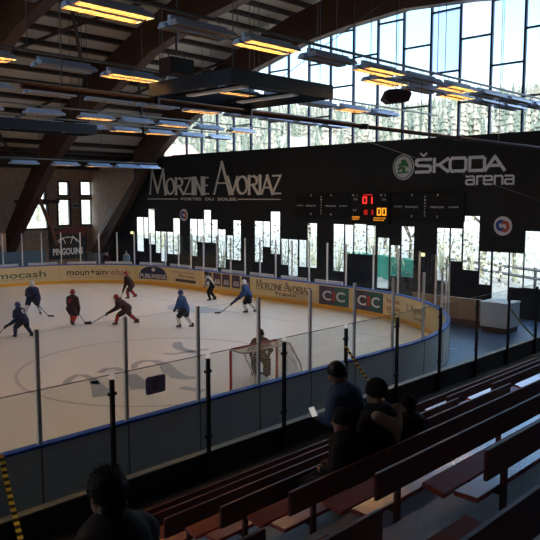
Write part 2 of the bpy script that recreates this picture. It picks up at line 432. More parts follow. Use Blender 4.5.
for k in range(1, 9):
    for x0, x1, nm in [(-3.15, 3.05, 'left of the aisle steps'), (4.27, 10.5, 'middle block between the aisles'), (11.7, 17.95, 'far block beyond the second aisle')]:
        if (nm[0] == 'm' and k > 7) or (nm[0] == 'f' and k > 5): continue
        make_bench(k, x0, x1, 'red wooden bench, %s, %s' % (nm, ROWN[k]))

# railing in front of the stand
for i, x in enumerate([1.95+2*j for j in range(14)]):
    o = thing('railing_panel', 'black post and clear glass railing panel, %s from the left along the stand front' % ORD[i], 'railing', (x, 9.25, Tk(1)), 0, 'glass railing along the stand front')
    m = MB(); m.bbox(x-.035, x+.035, 9.215, 9.28, Tk(1), 2.76, .008); m.box(x-.06, x+.06, 9.205, 9.285, Tk(1), Tk(1)+.02); m.build('post', M['steel_black'], o)
    x0, x1, z0, z1, r = x+.05, x+1.95, 1.03, 2.84, .06
    P = [(x0, z0), (x1, z0)]+[(x1-r+r*math.cos(math.radians(a)), z1-r+r*math.sin(math.radians(a))) for a in (0, 30, 60, 90)]+[(x0+r-r*math.sin(math.radians(a)), z1-r+r*math.cos(math.radians(a))) for a in (0, 30, 60, 90)]
    m = MB(); m.prism(P, lambda a, b: (a, 9.245, b), lambda a, b: (a, 9.257, b)); m.build('glass_pane', M['rail_glass'], o)
    for zz in (1.3, 2.5): MB().box(x-.06, x+.08, 9.235, 9.29, zz, zz+.05).build('clamp', M['steel_black'], o)
    m = MB(); m.tube([(x0, 9.251, z1+.003), (x1, 9.251, z1+.003)], .007, 6); m.build('edge_strip', M['wire'], o)
sg = thing('notice_plate', 'small dark blue notice plate fixed on the glass railing', 'sign', (6.79, 9.235, 2.5))
P = [(6.59+(.40-2*.04)*a+.04+.04*math.cos(math.radians(t)), 2.37+.04+(.30-.08)*b+.04*math.sin(math.radians(t))) for a, b, ts in ((1,1,(0,45,90)),(0,1,(90,135,180)),(0,0,(180,225,270)),(1,0,(270,315,360))) for t in ts]
m = MB(); m.prism(P, lambda a, b: (a, 9.232, b), lambda a, b: (a, 9.244, b)); m.build('plate', M['plate_blue'], sg)
m = MB(); m.prism([(6.72,2.44),(6.86,2.44),(6.86,2.60),(6.72,2.60)], lambda a, b: (a, 9.228, b), lambda a, b: (a, 9.233, b)); m.build('pictogram', mat('plate_mark', (.18, .20, .27), .5), sg)
# hazard tapes closing the aisle ends
for i, (a, b, lab) in enumerate([((4.1, 9.2, 2.05), (3.62, 7.55, 1.30), 'yellow and black barrier tape at the near left aisle'),
                                 ((11.87, 9.2, 2.38), (11.42, 7.75, 1.45), 'yellow and black barrier tape behind the seated group'),
                                 ((19.98, 9.2, 2.25), (21.9, 9.2, 1.06), 'yellow and black barrier tape beyond the benches near the white cabinet')]):
    a = Vector(a); b = Vector(b); L = (b-a).length
    m = MB(); n = 14
    w = .035
    for j in range(n):   # slightly sagging flat strap
        pass
    pts = [Vector((0, -.05*math.sin(PI*j/n), L*j/n)) for j in range(n+1)]
    vs = []; fs = []
    for p in pts: vs += [(p.x-w, p.y, p.z), (p.x+w, p.y, p.z), (p.x+w, p.y+.006, p.z), (p.x-w, p.y+.006, p.z)]
    for j in range(n):
        for q in range(4): fs.append((j*4+q, j*4+(q+1) % 4, j*4+4+(q+1) % 4, j*4+4+q))
    fs += [(3,2,1,0), tuple(n*4+q for q in range(4))]
    m.add(vs, fs)
    o = m.build('barrier_tape', M['hazard']); o.location = a
    o.rotation_mode = 'QUATERNION'; o.rotation_quaternion = (b-a).to_track_quat('Z', 'Y')
    tag(o, lab, 'barrier tape')

# ------------------------------------------------------------------ rink boards
def strip(mb, s0, s1, z0, z1, d0, d1, n=4):
    """curved slab: d = distance outwards from the inner line"""
    vs = []; fs = []
    for i in range(n+1):
        p, nn = path(s0+(s1-s0)*i/n)
        for d, z in ((d0, z0), (d1, z0), (d1, z1), (d0, z1)): q = p-nn*d; vs.append((q.x, q.y, z))
    for i in range(n):
        for q in range(4): fs.append((i*4+q, i*4+(q+1) % 4, i*4+4+(q+1) % 4, i*4+4+q))
    fs += [(3,2,1,0), tuple(n*4+q for q in range(4))]
    mb.add(vs, fs); return mb
def post_at(mb, s, z0, z1, w, d0, d1):
    p, nn = path(s); t = Vector((-nn.y, nn.x)); vs = []
    for z in (z0, z1):
        for a, d in ((-w, d0), (w, d0), (w, d1), (-w, d1)): q = p-nn*d+t*a; vs.append((q.x, q.y, z))
    mb.add(vs, [(0,3,2,1),(4,5,6,7),(0,1,5,4),(1,2,6,5),(2,3,7,6),(3,0,4,7)])
def section(s0, s1, label, sub, grp, sill):
    p, nn = path((s0+s1)/2); o = thing('rink_board', label, 'rink boards', (p.x, p.y, 0), 0, grp)
    g = .006
    strip(MB(), s0+g, s1-g, .2, 1.21, .0, .035).build('inner_panel', M['board'], o)
    strip(MB(), s0+g, s1-g, .0, .2, -.012, .035).build('kick_plate', M['kick'], o)
    strip(MB(), s0+g, s1-g, .0, 1.21, .09, .12).build('outer_panel', M['board_back'], o)
    strip(MB(), s0, s1, 1.21, 1.26, -.03, .14).build('cap_rail', M['cap_blue'], o)
    for j in range(sub):
        a = s0+(s1-s0)*j/sub; b = s0+(s1-s0)*(j+1)/sub
        strip(MB(), a+.03, b-.03, 1.26, 3.30, .055, .067).build('glass_pane', M['rink_glass'], o)
        m = MB(); post_at(m, a, 1.26, 3.33, .035, .03, .095); m.build('glass_post', M['alu'], o)
        m = MB(); post_at(m, a, .0, 1.21, .012, .120, .128); m.build('outer_joint', M['rail_grey'], o)
    if sill:
        strip(MB(), s0+.25, s1-.35, 1.26, 1.42, .1, .18, 3).build('ledge', M['alu'], o)
ns = 8; w = 1.83
for i in range(ns): section(2.06-2.06+i*w-0.0+.0, (i+1)*w, 'rink board with tall glass, %s from the left along the near side' % ORD[i], 1, 'near side rink boards', False)
s = ns*w; i = 0
nc = 9; wc = (SARC-s)/nc
for i in range(nc): section(s+i*wc, s+(i+1)*wc, 'curved rink board with tall glass, %s round the near corner' % ORD[i], 1, 'corner rink boards', False)
nf = 14; wf = (STOT-SARC)/nf
for i in range(nf): section(SARC+i*wf, SARC+(i+1)*wf, 'rink board with glass and posts, %s from the near corner along the far end' % ORD[i], 2, 'far end rink boards', i % 1 == 0)

# adverts on the boards
def amap(sl, z0, out=.0): 
    def f(u, v, d):
        p, nn = path(sl-u); q = p+nn*(out+.004+d); return (q.x, q.y, z0+v)
    return f
def advert(sl, sr, z0, z1, m, label, out=0.):
    p, nn = path((sl+sr)/2)
    o = thing('advert_banner', label, 'advert', (p.x+nn.x*.004, p.y+nn.y*.004, z0), 0, 'adverts along the rink boards')
    strip(MB(), sr, sl, z0, z1, -.008-out, -.0015-out, 10).build('sheet', m, o); return o
def put(o, txt, m, sl, sr, z0, z1, bold=0., out=.006): return lettering('lettering', txt, m, o, amap(sl, z0, out), sl-sr, z1-z0, bold)
o = advert(56.4, 52.3, .24, 1.17, M['ad_cream'], 'cream board advert reading mocash at the left')
put(o, 'mocash', M['ink_green'], 56.1, 53.05, .5, .92, .012)
put(o, 'location  immobilier  conciergerie', M['ink_green'], 56.0, 53.2, .36, .45)
o = advert(52.1, 47.3, .24, 1.17, M['ad_cream'], 'cream board advert reading mountainrehab')
put(o, 'moun+ain', M['ink_dark'], 51.75, 49.2, .52, .92, .014)
put(o, 'rehab', M['ink_rust'], 49.15, 47.55, .52, .92, 0.)
put(o, 'physiotherapy  osteopathy  pilates', M['ink_rust'], 51.6, 47.8, .36, .45)
o = advert(47.0, 44.6, .22, 1.18, M['ad_cream'], 'board advert reading PUBLINEIGE with dark oval crest')
m = MB(); ff = amap(47.0, .24, .004); nn_ = 24; cols = [-math.cos(PI*i/nn_) for i in range(nn_+1)]; vs = []
for c in cols:
    hh = .40*math.sqrt(max(0, 1-c*c))+.004
    for zz in (.54-hh, .54+hh): vs.append(ff(1.2+c, zz, .0))
    for zz in (.54+hh, .54-hh): vs.append(ff(1.2+c, zz, .004))
m.add(vs, [(i*4+q, i*4+(q+1) % 4, i*4+4+(q+1) % 4, i*4+4+q) for i in range(nn_) for q in range(4)]+[(3,2,1,0), tuple(nn_*4+q for q in range(4))])
m.build('crest', M['ink_navy'], o)
m = MB(); f2 = amap(47.0, .24, .012); m.prism([(1.12,.62),(1.28,.62),(1.28,.7),(1.36,.7),(1.36,.78),(1.28,.78),(1.28,.86),(1.12,.86),(1.12,.78),(1.04,.78),(1.04,.7),(1.12,.7)], lambda a, b: f2(a, b, .002), lambda a, b: f2(a, b, -.002)); m.build('cross', M['ink_white'], o)
strip(MB(), 44.7, 46.9, .36, .74, -.017, -.010, 8).build('name_band', M['ink_navy'], o)
put(o, 'PUBLINEIGE', M['ink_white'], 46.84, 44.76, .42, .70, .02, .014)
o = advert(44.3, 41.7, .24, 1.17, M['ad_cream'], 'cream board advert of small text above a dark stripe')
put(o, 'vetements sportswear', M['ink_rust'], 44.2, 42.0, .88, 1.0)
put(o, 'Morzine', M['ink_dark'], 43.6, 42.1, .66, .82)
strip(MB(), 41.95, 43.9, .36, .54, -.013, -.009, 6).build('stripe', M['ink_dark'], o)
for i, (a, b) in enumerate([(41.12,40.48),(40.34,39.66),(39.54,38.88),(38.70,38.04),(37.88,37.22)]):
    o = advert(a, b, .42, 1.16, M['ink_purple'], 'dark square advert reading AXA, %s of five from the left' % ORD[i])
    put(o, 'AXA', M['ink_white'], a-.12, b+.06, .52, .82, .03)
    m = MB(); f3 = amap(a, .42, .008); m.prism([(.12,.10),(.17,.10),(.55,.44),(.50,.44)], lambda u, v: f3(u, v, .002), lambda u, v: f3(u, v, -.001)); m.build('slash', M['ink_red'], o)
o = advert(37.0, 32.35, .24, 1.17, M['ad_cream'], 'cream board advert reading MORZINE AVORIAZ France')
m = MB(); f4 = amap(36.7, .62, .008)
def word(m, f, letters, thick, thin, depth):
    for ch, x, w_, h_ in letters: strokes(m, LET[ch], f, w_, h_, thick, thin, x, 0, depth)
word(m, f4, [('M',0,.42,.46),('O',.46,.28,.30),('R',.78,.26,.30),('Z',1.08,.24,.30),('I',1.34,.12,.30),('N',1.48,.28,.30),('E',1.80,.22,.30),
             ('A',2.12,.36,.46),('V',2.46,.28,.30),('O',2.76,.28,.30),('R',3.08,.26,.30),('I',3.34,.12,.30),('A',3.46,.28,.30),('Z',3.76,.24,.30)], .06, .035, .003)
strokes(m, [[(0,0),(1.5,0)],[(2.5,0),(4.02,0)]], f4, 1, 1, .02, None, 0, -.06, .003)
m.build('lettering', M['ink_dark'], o)
put(o, 'France', M['ink_dark'], 35.2, 33.7, .36, .54, .01)
m = MB(); strokes(m, [EL(2.28, -.12, .13, .16, 10, 60, 300)], f4, 1, 1, .03, None, 0, 0, .004); m.build('swash', M['ink_rust'], o)
for a, b, lab in ((32.14, 30.22, 'left'), (29.9, 27.94, 'right')):
    mid = (a+b)/2
    o = advert(a, b, .2, 1.14, M['ink_purple'], 'half plum half teal advert reading CIC, the %s one of two' % lab)
    strip(MB(), b, mid, .2, 1.14, -.012, -.007, 6).build('teal_half', M['ink_teal'], o)
    put(o, 'C', M['ink_white'], a-.24, a-.80, .42, .92, .02, .011); put(o, 'I', M['ink_red'], mid+.10, mid-.10, .42, .92, .05, .014); put(o, 'C', M['ink_white'], b+.80, b+.24, .42, .92, .02, .014)
o = advert(27.8, 26.36, .22, 1.15, M['ad_cream'], 'cream board advert reading haute savoie on the curve')
put(o, 'haute', M['ink_rust'], 27.66, 26.7, .78, 1.02, .015); put(o, 'savoie', M['ink_rust'], 27.66, 26.6, .44, .66, .015); put(o, 'MONT BLANC', M['ink_dark'], 27.6, 26.6, .3, .38)
o = advert(26.3, 24.0, .22, 1.15, M['ad_cream'], "cream board advert reading L'Agence on the near curve")
put(o, "L'Agence", M['ink_dark'], 26.1, 24.3, .55, .95, .0); put(o, 'immobilier', M['ink_dark'], 25.4, 24.4, .36, .48)

# ------------------------------------------------------------------ end wall with stepped windows
WIN = """43.35 44.25 1.5 4.13;42.75 43.33 2.52 4.13;41.94 42.75 2.1 4.77;41.28 41.90 1.5 3.13;40.56 41.26 .9 3.13;39.79 40.49 1.5 3.13;38.98 39.78 1.5 4.13
37.08 37.88 1.5 4.13;36.38 37.07 2.52 4.13;35.61 36.37 2.52 4.77;34.94 35.57 2.52 4.13;34.15 34.92 .9 3.5;33.43 34.09 1.5 3.13;32.67 33.43 1.5 4.13
30.67 31.43 1.5 4.13;30.04 30.67 2.5 4.13;29.17 30.02 2.1 4.75;28.51 29.13 1.48 3.1;27.70 28.51 .86 3.1;27.02 27.64 1.46 3.1;26.21 26.98 1.46 4.12
24.21 25.01 1.4 4.12;23.56 24.18 2.45 4.1;22.67 23.54 2.45 4.16;22.05 22.65 2.45 4.1;21.16 21.94 .7 3.47;20.47 21.10 1.42 3.1;19.62 20.43 1.42 4.12
17.57 18.32 1.41 4.10;16.89 17.55 2.44 4.10;15.98 16.86 2.05 4.73;15.34 15.96 1.41 3.05;14.46 15.29 .80 3.06;13.75 14.44 1.41 3.06;12.76 13.74 1.44 4.10;11.9 12.7 1.41 3.06;11.1 11.85 .8 4.1"""
WIN = [tuple(map(float, c.split())) for l in WIN.split('\n') for c in l.split(';')]
YA, YB, ZG = -10.6, 50.8, 8.55
ys = sorted({YA, YB, *[w[0] for w in WIN], *[w[1] for w in WIN]})
mb = MB()
for a, b in zip(ys, ys[1:]):
    c = (a+b)/2; hit = [w for w in WIN if w[0] <= c <= w[1]]
    if hit: mb.box(WX, WX+.05, a, b, 0, hit[0][2]); mb.box(WX, WX+.05, a, b, hit[0][3], ZG)
    else: mb.box(WX, WX+.05, a, b, 0, ZG)
mb.box(WX+.05, WX+.3, YA, YB, ZG-.5, ZG)
mb.prism([(41.0,ZG),(YB,7.9),(YB,8.2),(43.6,9.0),(41.0,10.7)], lambda a, b: (WX, a, b), lambda a, b: (WX+.3, a, b))
mb.prism([(-.6,ZG),(-10.6,7.9),(-10.6,8.2),(-3.6,9.0),(-.6,11.0)], lambda a, b: (WX, a, b), lambda a, b: (WX+.3, a, b))
mb.box(WX-.012, WX, 22.2, 28.8, 6.49, 6.515)
struct(mb.build('wall_end', M['black_wall']))
wn = 0
def window_obj(): 
    global wn
    wn += 1; o = bpy.data.objects.new('window_%d' % wn, None); COL.objects.link(o); struct(o); return o
for y0, y1, z0, z1 in WIN:
    o = window_obj(); o.location = (WX+.15, (y0+y1)/2, z0)
    t = .022; m = MB()
    m.box(WX+.0, WX+.05, y0, y0+t, z0, z1); m.box(WX+.0, WX+.05, y1-t, y1, z0, z1); m.box(WX+.0, WX+.05, y0+t, y1-t, z0, z0+t); m.box(WX+.0, WX+.05, y0+t, y1-t, z1-t, z1)
    m.build('window_frame', M['frame_black'], o)
    MB().box(WX+.02, WX+.03, y0+t, y1-t, z0+t, z1-t).build('window_pane', M['pane'], o)
# tall glazing above
k0 = -7
for k in range(k0, 17):
    y0 = 12.52+1.61*k; y1 = y0+1.61; lv = (10.2, 13.2) if k % 2 == 0 else (11.75, 14.7)
    za, zb = roof(y0)-.02, roof(y1)-.02
    o = window_obj(); o.location = (WX+.15, y0, ZG); m = MB(); t = .055; fx0, fx1 = WX+.08, WX+.22
    m.prism([(y0-t,ZG),(y0+t,ZG),(y0+t,za),(y0-t,za)], lambda a, b: (fx0, a, b), lambda a, b: (fx1, a, b))
    m.box(fx0, fx1, y0, y1, ZG, ZG+.05)
    lim = min(za, zb)
    for z in lv:
        if z < lim-.3: m.box(fx0+.02, fx1-.02, y0+t, y1-t, z-.045, z+.045)
    m.build('window_frame', M['frame_blue'], o)
    cuts = [ZG+.05]+[z for z in lv if z < lim-.3]+[None]
    for c0, c1 in zip(cuts, cuts[1:]):
        P = [(y0+t, c0), (y1-t, c0)]+([(y1-t, zb), (y0+t, za)] if c1 is None else [(y1-t, c1), (y0+t, c1)])
        pm = M['pane']
        if k == 3 and c0 > 11 and c0 < 12: pm = M['pane_blue']
        if k == 2 and c0 > 13: pm = M['pane_white']
        mm = MB(); mm.prism(P, lambda a, b: (WX+.145, a, b), lambda a, b: (WX+.155, a, b)); mm.build('window_pane', pm, o)
m = MB(); m.prism([(43.0,8.5),(43.2,7.1),(48.1,2.45),(49.7,0),(50.5,0),(50.5,7.9)], lambda a, b: (WX-.05, a, b), lambda a, b: (WX-.001, a, b)); struct(m.build('wall_end_timber', M['far_wall']))
o = thing('wall_badge', 'round silver wall badge with blue and red swirl right of the scoreboard', 'badge', (WX-.02, 14.81, 4.28), 0, 'round badges on the black wall')
def badge(o, Y, Z, r):
    m = MB(); m.prism(EL(Y, Z, r, r, 32)[:-1], lambda a, b: (WX-.03, a, b), lambda a, b: (WX-.001, a, b)); m.build('disc', M['sign_silver'], o)
    for sgn, mm in ((1, M['badge_blue']), (-1, M['badge_red'])):
        m = MB(); f = lambda u, v, d: (WX-.032-d, Y-u, Z+v)
        strokes(m, [EL(-.18*sgn*r, .05*sgn*r, .40*r, .42*r, 16, 70 if sgn > 0 else 250, 300 if sgn > 0 else 480)], f, 1, 1, .34*r, None, 0, 0, .008); m.build('swirl', mm, o)
badge(o, 14.81, 4.28, .45)
o = thing('wall_badge', 'round wall badge with swirl below the MORZINE lettering', 'badge', (WX-.02, 38.49, 4.37), 0, 'round badges on the black wall')
badge(o, 38.49, 4.37, .43)

# wall lettering MORZINE AVORIAZ
o = thing('wall_sign', 'pale gold MORZINE AVORIAZ lettering on the black wall', 'sign', (WX-.02, 35.8, 5.85))
f = wallmap(42.45, 5.85)
for ch, x, w_, h_, g_ in [('M',0,1.95,1.75,0),('O',2.0,.95,1.08,0),('R',3.05,.9,1.08,0),('Z',4.0,.8,1.08,1),('I',4.82,.34,1.08,1),('N',5.2,.85,1.08,1),('E',6.1,.62,1.08,1),
                    ('A',7.2,1.6,2.05,0),('V',8.55,.95,1.08,0),('O',9.45,.98,1.08,0),('R',10.5,.9,1.08,0),('I',11.4,.34,1.08,0),('A',11.72,.95,1.08,0),('Z',12.62,.75,1.08,0)]:
    m = MB(); strokes(m, LET[ch], f, w_, h_, .23, .10, x, 0, .03)
    sf = {'M':[(0,0),(1,0)],'I':[(.5,0),(.5,1)],'R':[(.1,0),(1,0)],'A':[(0,0),(1,0)],'N':[(.08,1),(.08,0),(.92,1)],'V':[(0,1),(1,1)]}.get(ch, [])
    strokes(m, [[(x+a*w_-.13, b*h_), (x+a*w_+.13, b*h_)] for a, b in sf], f, 1, 1, .05, None, 0, 0, .03)
    m.build('letter', M['sign_gold'], o)
m = MB(); strokes(m, [[(-.27,-.36),(3.3,-.36)],[(9.55,-.36),(13.3,-.36)]], f, 1, 1, .06, None, 0, 0, .02); m.build('underline', M['sign_gold'], o)
lettering('lettering', 'PORTES  DU  SOLEIL', M['sign_gold'], o, wallmap(38.8, 5.40), 5.85, .19, .02)
# SKODA arena
o = thing('wall_sign', 'white wide ŠKODA arena lettering on the black wall', 'sign', (WX-.02, 17.0, 6.5))
f = wallmap(19.60, 6.90)
for ch, x, w_ in [('S',0,.88),('K',1.0,.86),('Q',1.92,.92),('D',2.94,.88),('A',3.80,.98)]:
    m = MB(); strokes(m, LET[ch], f, w_, .62, .15, None, x, 0, .03)
    if ch == 'S': strokes(m, [[(.28,.92),(.44,.80),(.60,.92)]], f, 1, 1, .09, None, 0, 0, .03)
    m.build('letter', M['sign_white'], o)
f = wallmap(16.78, 6.24)
for ch, x, w_ in [('a',0,.46),('r',.56,.30),('e',.92,.46),('n',1.46,.44),('a',1.98,.46)]:
    m = MB(); strokes(m, LET[ch], f, w_, .38, .088, None, x, 0, .03); m.build('letter', M['sign_white'], o)
o = thing('round_emblem', 'round white emblem with green winged arrow left of ŠKODA', 'emblem', (WX-.02, 20.36, 7.18))
m = MB(); m.prism(EL(20.36, 7.18, .64, .66, 36)[:-1], lambda a, b: (WX-.03, a, b), lambda a, b: (WX-.001, a, b)); m.build('disc', M['sign_silver'], o)
m = MB(); f = wallmap(20.36, 7.18, .025); strokes(m, [EL(0, 0, .56, .58, 36)], f, 1, 1, .05, None, 0, 0, .008); m.build('ring', M['ink_dark'], o)
m = MB(); f = wallmap(20.36, 7.18, .03)
for P in ([(-.36,-.34),(.36,-.30),(.30,-.22),(-.30,-.24)], [(-.05,-.26),(.12,-.26),(.16,.0),(-.05,-.02)], [(-.14,.36),(.10,.40),(.30,.16),(.34,-.04),(.12,.06),(-.02,.02)], [(-.3,.12),(-.02,.28),(.02,.14),(-.26,.0)], [(-.34,-.08),(-.02,.10),(.0,-.04),(-.26,-.2)]):
    m.prism(P, lambda a, b: f(a, b, .01), lambda a, b: f(a, b, 0))
m.build('winged_arrow', M['logo_green'], o)

# scoreboard
M['board_black'] = mat('scoreboard_black', (.006, .006, .006), .6, spec=.3)
o = thing('scoreboard', 'long black scoreboard with red and amber digits on the end wall', 'scoreboard', (WX-.1, 22.3, 4.2))
D = .14
MB().bbox(WX-D-.04, WX-.014, 21.05, 23.69, 4.20, 5.85, .02).build('cabinet', M['board_black'], o)
MB().bbox(WX-D, WX-.014, 23.72, 27.85, 4.46, 5.85, .02).build('side_panel', M['board_black'], o)
MB().bbox(WX-D, WX-.014, 16.75, 21.02, 4.42, 5.85, .02).build('side_panel', M['board_black'], o)
def sb(txt, m, ya, yb, z0, z1, dd=D+.035, b=0., nm='lettering'): return lettering(nm, txt, m, o, wallmap(ya, z0, dd), ya-yb, z1-z0, b)
SEG = {'0':'abcdef','1':'bc','3':'abcdg'}
SP = {'a':[(0,1),(1,1)],'b':[(1,1),(1,.5)],'c':[(1,.5),(1,0)],'d':[(0,0),(1,0)],'e':[(0,0),(0,.5)],'f':[(0,.5),(0,1)],'g':[(0,.5),(1,.5)]}
def digits(txt, ya, z0, w_, h_, pitch, m, th):
    for i, ch in enumerate(txt):
        if ch == ' ': continue
        mm = MB(); strokes(mm, [SP[c] for c in SEG[ch]], wallmap(ya-i*pitch, z0, D+.04), w_, h_, th, None, 0, 0, .01); mm.build('digit', m, o)
digits('01', 22.78, 5.30, .22, .32, .36, M['led_red'], .07)
digits('10 3', 22.80, 4.70, .11, .22, .19, emit('led_dim_red', (1, .03, .02), .22), .035)
digits('00', 21.82, 4.68, .20, .34, .33, M['led_amber'], .07)
sb('EQUIPES', M['led_red'], 22.75, 22.2, 5.72, 5.77)
sb('TM', M['ink_white'], 23.45, 23.2, 5.45, 5.56); sb('TM', M['ink_white'], 21.55, 21.3, 5.43, 5.54); sb('U', M['ink_white'], 23.45, 23.25, 4.85, 4.98)
sb('TEMPS', M['led_amber'], 23.55, 23.0, 4.50, 4.57); sb('MORTS', M['led_amber'], 23.5, 23.05, 4.39, 4.45)
sb('VISITEUR', M['led_amber'], 22.1, 21.3, 4.47, 4.54); sb('PERIODE', M['led_amber'], 22.1, 21.4, 4.36, 4.42)
for ya, t in ((23.5,'1'),(23.25,'2'),(21.65,'1'),(21.4,'2')): sb(t, M['ink_white'], ya, ya-.08, 5.68, 5.78)
for base in (27.7, 20.85):
    for a, b, t in ((.05,.55,'JOUEUR'),(.75,1.5,'PENALITE'),(2.25,3.0,'PENALITE'),(3.25,3.8,'JOUEUR')): sb(t, M['ink_white'], base-a, base-b, 5.08, 5.17, D)
    for j, ch in enumerate('MINUTES'): sb(ch, M['ink_white'], base-1.87, base-1.95, 5.60-j*.16, 5.69-j*.16, D)
    for a, z in ((1.1,5.68),(2.6,5.68),(1.1,4.6),(2.6,4.6)): sb('1', M['ink_white'], base-a, base-a-.06, z, z+.1, D)
for y, z, lab in ((19.1, 2.69, 'small lit emergency lamp on the wall beside the right windows'), (44.75, 2.9, 'small lit emergency lamp near the far left wall windows')):
    o = thing('emergency_lamp', lab, 'lamp', (WX-.02, y, z))
    MB().bbox(WX-.08, WX-.001, y-.2, y+.2, z-.11, z+.11, .015).build('housing', M['white_box'], o); MB().bbox(WX-.1, WX-.078, y-.17, y+.17, z-.08, z+.08, .008).build('lens', M['exit'], o)

# ------------------------------------------------------------------ far, back and left walls
FY = 50.5
FWIN = [(28.0,28.95,5.75,6.85),(27.9,29.0,3.35,5.45),(29.95,31.0,5.75,6.9),(29.95,31.0,3.35,5.45),(25.0,27.05,3.15,5.1),(25.3,26.9,5.4,6.7)]
xs = sorted({XL, XR, *[w[0] for w in FWIN], *[w[1] for w in FWIN]}); mb = MB()
for a, b in zip(xs, xs[1:]):
    c = (a+b)/2; hits = sorted([w for w in FWIN if w[0] <= c <= w[1]], key=lambda w: w[2]); z = 0
    for h in hits: mb.box(a, b, FY, FY+.3, z, h[2]); z = h[3]
    mb.box(a, b, FY, FY+.3, z, 7.85)
struct(mb.build('wall_far', M['far_wall']))
for x0, x1, z0, z1 in FWIN:
    o = window_obj(); o.location = ((x0+x1)/2, FY+.1, z0); t = .07; m = MB()
    m.box(x0-t, x0+t, FY-.04, FY+.2, z0-t, z1+t); m.box(x1-t, x1+t, FY-.04, FY+.2, z0-t, z1+t); m.box(x0+t, x1-t, FY-.04, FY+.2, z0-t, z0+t); m.box(x0+t, x1-t, FY-.04, FY+.2, z1-t, z1+t)
    m.build('window_frame', M['dark_wood'], o); MB().box(x0+t, x1-t, FY+.09, FY+.1, z0+t, z1-t).build('window_pane', M['pane'], o)
MB().box(XL, XR, -10.9, -10.6, 0, 8.0).build('wall_back', M['black_wall'])['kind'] = 'structure'
mb = MB(); X0, X1 = XL-.3, XL; LW = (16.0, 36.0, 9.6)
mb.box(X0, X1, -10.6, 50.6, 0, LW[2])
for ya, yb in ((-10.6, LW[0]), (LW[1], 50.6)):
    P = [(ya, LW[2]), (yb, LW[2])]+[(y, roof(y)) for y in sorted(ROOFY+[ya, yb], reverse=True) if ya <= y <= yb]
    mb.prism(P, lambda a, b: (X0, a, b), lambda a, b: (X1, a, b))
struct(mb.build('wall_left', M['black_wall']))
for k in range(10):     # unseen high glazing of the opposite end, added for daylight from that side
    y0 = LW[0]+2*k; y1 = y0+2; o = window_obj(); o.location = (X0+.1, y0, LW[2]); m = MB(); t = .05
    for yy in (y0, y1): m.prism([(yy-t, LW[2]), (yy+t, LW[2]), (yy+t, roof(yy)), (yy-t, roof(yy))], lambda a, b: (X0+.05, a, b), lambda a, b: (X0+.2, a, b))
    for zz in (LW[2]+.03, 11.2): m.box(X0+.06, X0+.19, y0, y1, zz-.04, zz+.04)
    m.build('window_frame', M['frame_blue'], o); m = MB(); m.prism([(y0+t, LW[2]), (y1-t, LW[2]), (y1-t, roof(y1)), (y0+t, roof(y0))], lambda a, b: (X0+.1, a, b), lambda a, b: (X0+.11, a, b)); m.build('window_pane', M['pane'], o)
# roof deck
mb = MB(); RY = sorted(ROOFY)
for a, b in zip(RY, RY[1:]):
    mb.prism([(a, roof(a)), (b, roof(b)), (b, roof(b)+.2), (a, roof(a)+.2)], lambda y, z: (XL-.3, y, z), lambda y, z: (XR+.3, y, z))
struct(mb.build('ceiling', M['deck']))
# purlins
y = -9.6; 
while y < 50:
    z = roof(y); dz = roof(y+.05)-roof(y-.05); a = math.atan2(dz, .1); m = MB()
    c, s_ = math.cos(a), math.sin(a); P = [(-.09,-.26),(.09,-.26),(.09,-.005),(-.09,-.005)]
    P = [(y+u*c-v*s_, z+u*s_+v*c) for u, v in P]
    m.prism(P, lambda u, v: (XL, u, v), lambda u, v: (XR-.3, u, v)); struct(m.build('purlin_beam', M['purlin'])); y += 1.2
# laminated arches
PR = [((20,14.95),(20,16.8)),((23.6,14.7),(24.4,16.5)),((26.7,14.3),(27.6,15.95)),((30.8,13.3),(31.6,14.85)),((36,11.1),(37,12.7)),((38.5,10),(40,11.2)),((40.4,8.7),(42.6,9.6)),
      ((41.6,8.0),(43.4,8.8)),((42.6,7.2),(44.2,7.8)),((47.5,2.6),(48.9,2.9)),((49.2,.8),(50.2,1.4))]
PRE = PR[:8]+[((42.4,7.2),(43.3,7.0)),((46.9,2.4),(48.2,2.5)),((48.9,.8),(49.6,1.3))]
for X in (-7, .5, 8, 15.5, 23, 30.5):
    q = PRE if X == 30.5 else PR; m = MB(); hw = .3
    for sg in (1, -1):
        for (a0, a1), (b0, b1) in zip(q, q[1:]):
            P = [a0, b0, b1, a1]; P = [(u if sg > 0 else 40-u, v) for u, v in P]
            m.prism(P, lambda u, v: (X-hw, u, v), lambda u, v: (X+hw, u, v))
    o = struct(m.build('arch_beam', M['glulam']))
    m = MB()
    for sg in (1, -1): ya, yb = (48.4, 50.4) if sg > 0 else (-10.4, -8.4); m.box(X-.5, X+.5, ya, yb, 0, 1.15)
    m.build('plinth', M['conc'], o)
    if 10 < X < 28:
        m = MB(); m.tube([(X, 44.6, 6.3), (X+.6, 42.9, 2.4)], .12, 6); m.tube([(X-.2, 47.2, 5.3), (X+3.2, 47.2, 5.3)], .14, 6); m.build('strut', M['glulam'], o)
# roof cross bracing
for (xa, ya), (xb, yb) in [((15.7,27.5),(22.8,37.5)), ((22.8,27.5),(15.7,37.5)), ((23.2,33),(30.2,42)), ((30.2,33),(23.2,42)), ((15.7,37.8),(22.8,46)), ((22.8,37.8),(15.7,46))]:
    n = 8; m = MB(); P = []
    for i in range(n+1): yy = ya+(yb-ya)*i/n; P.append((xa+(xb-xa)*i/n, yy, roof(yy)-.42))
    m.tube(P, .09, 6); struct(m.build('brace_beam', M['purlin']))

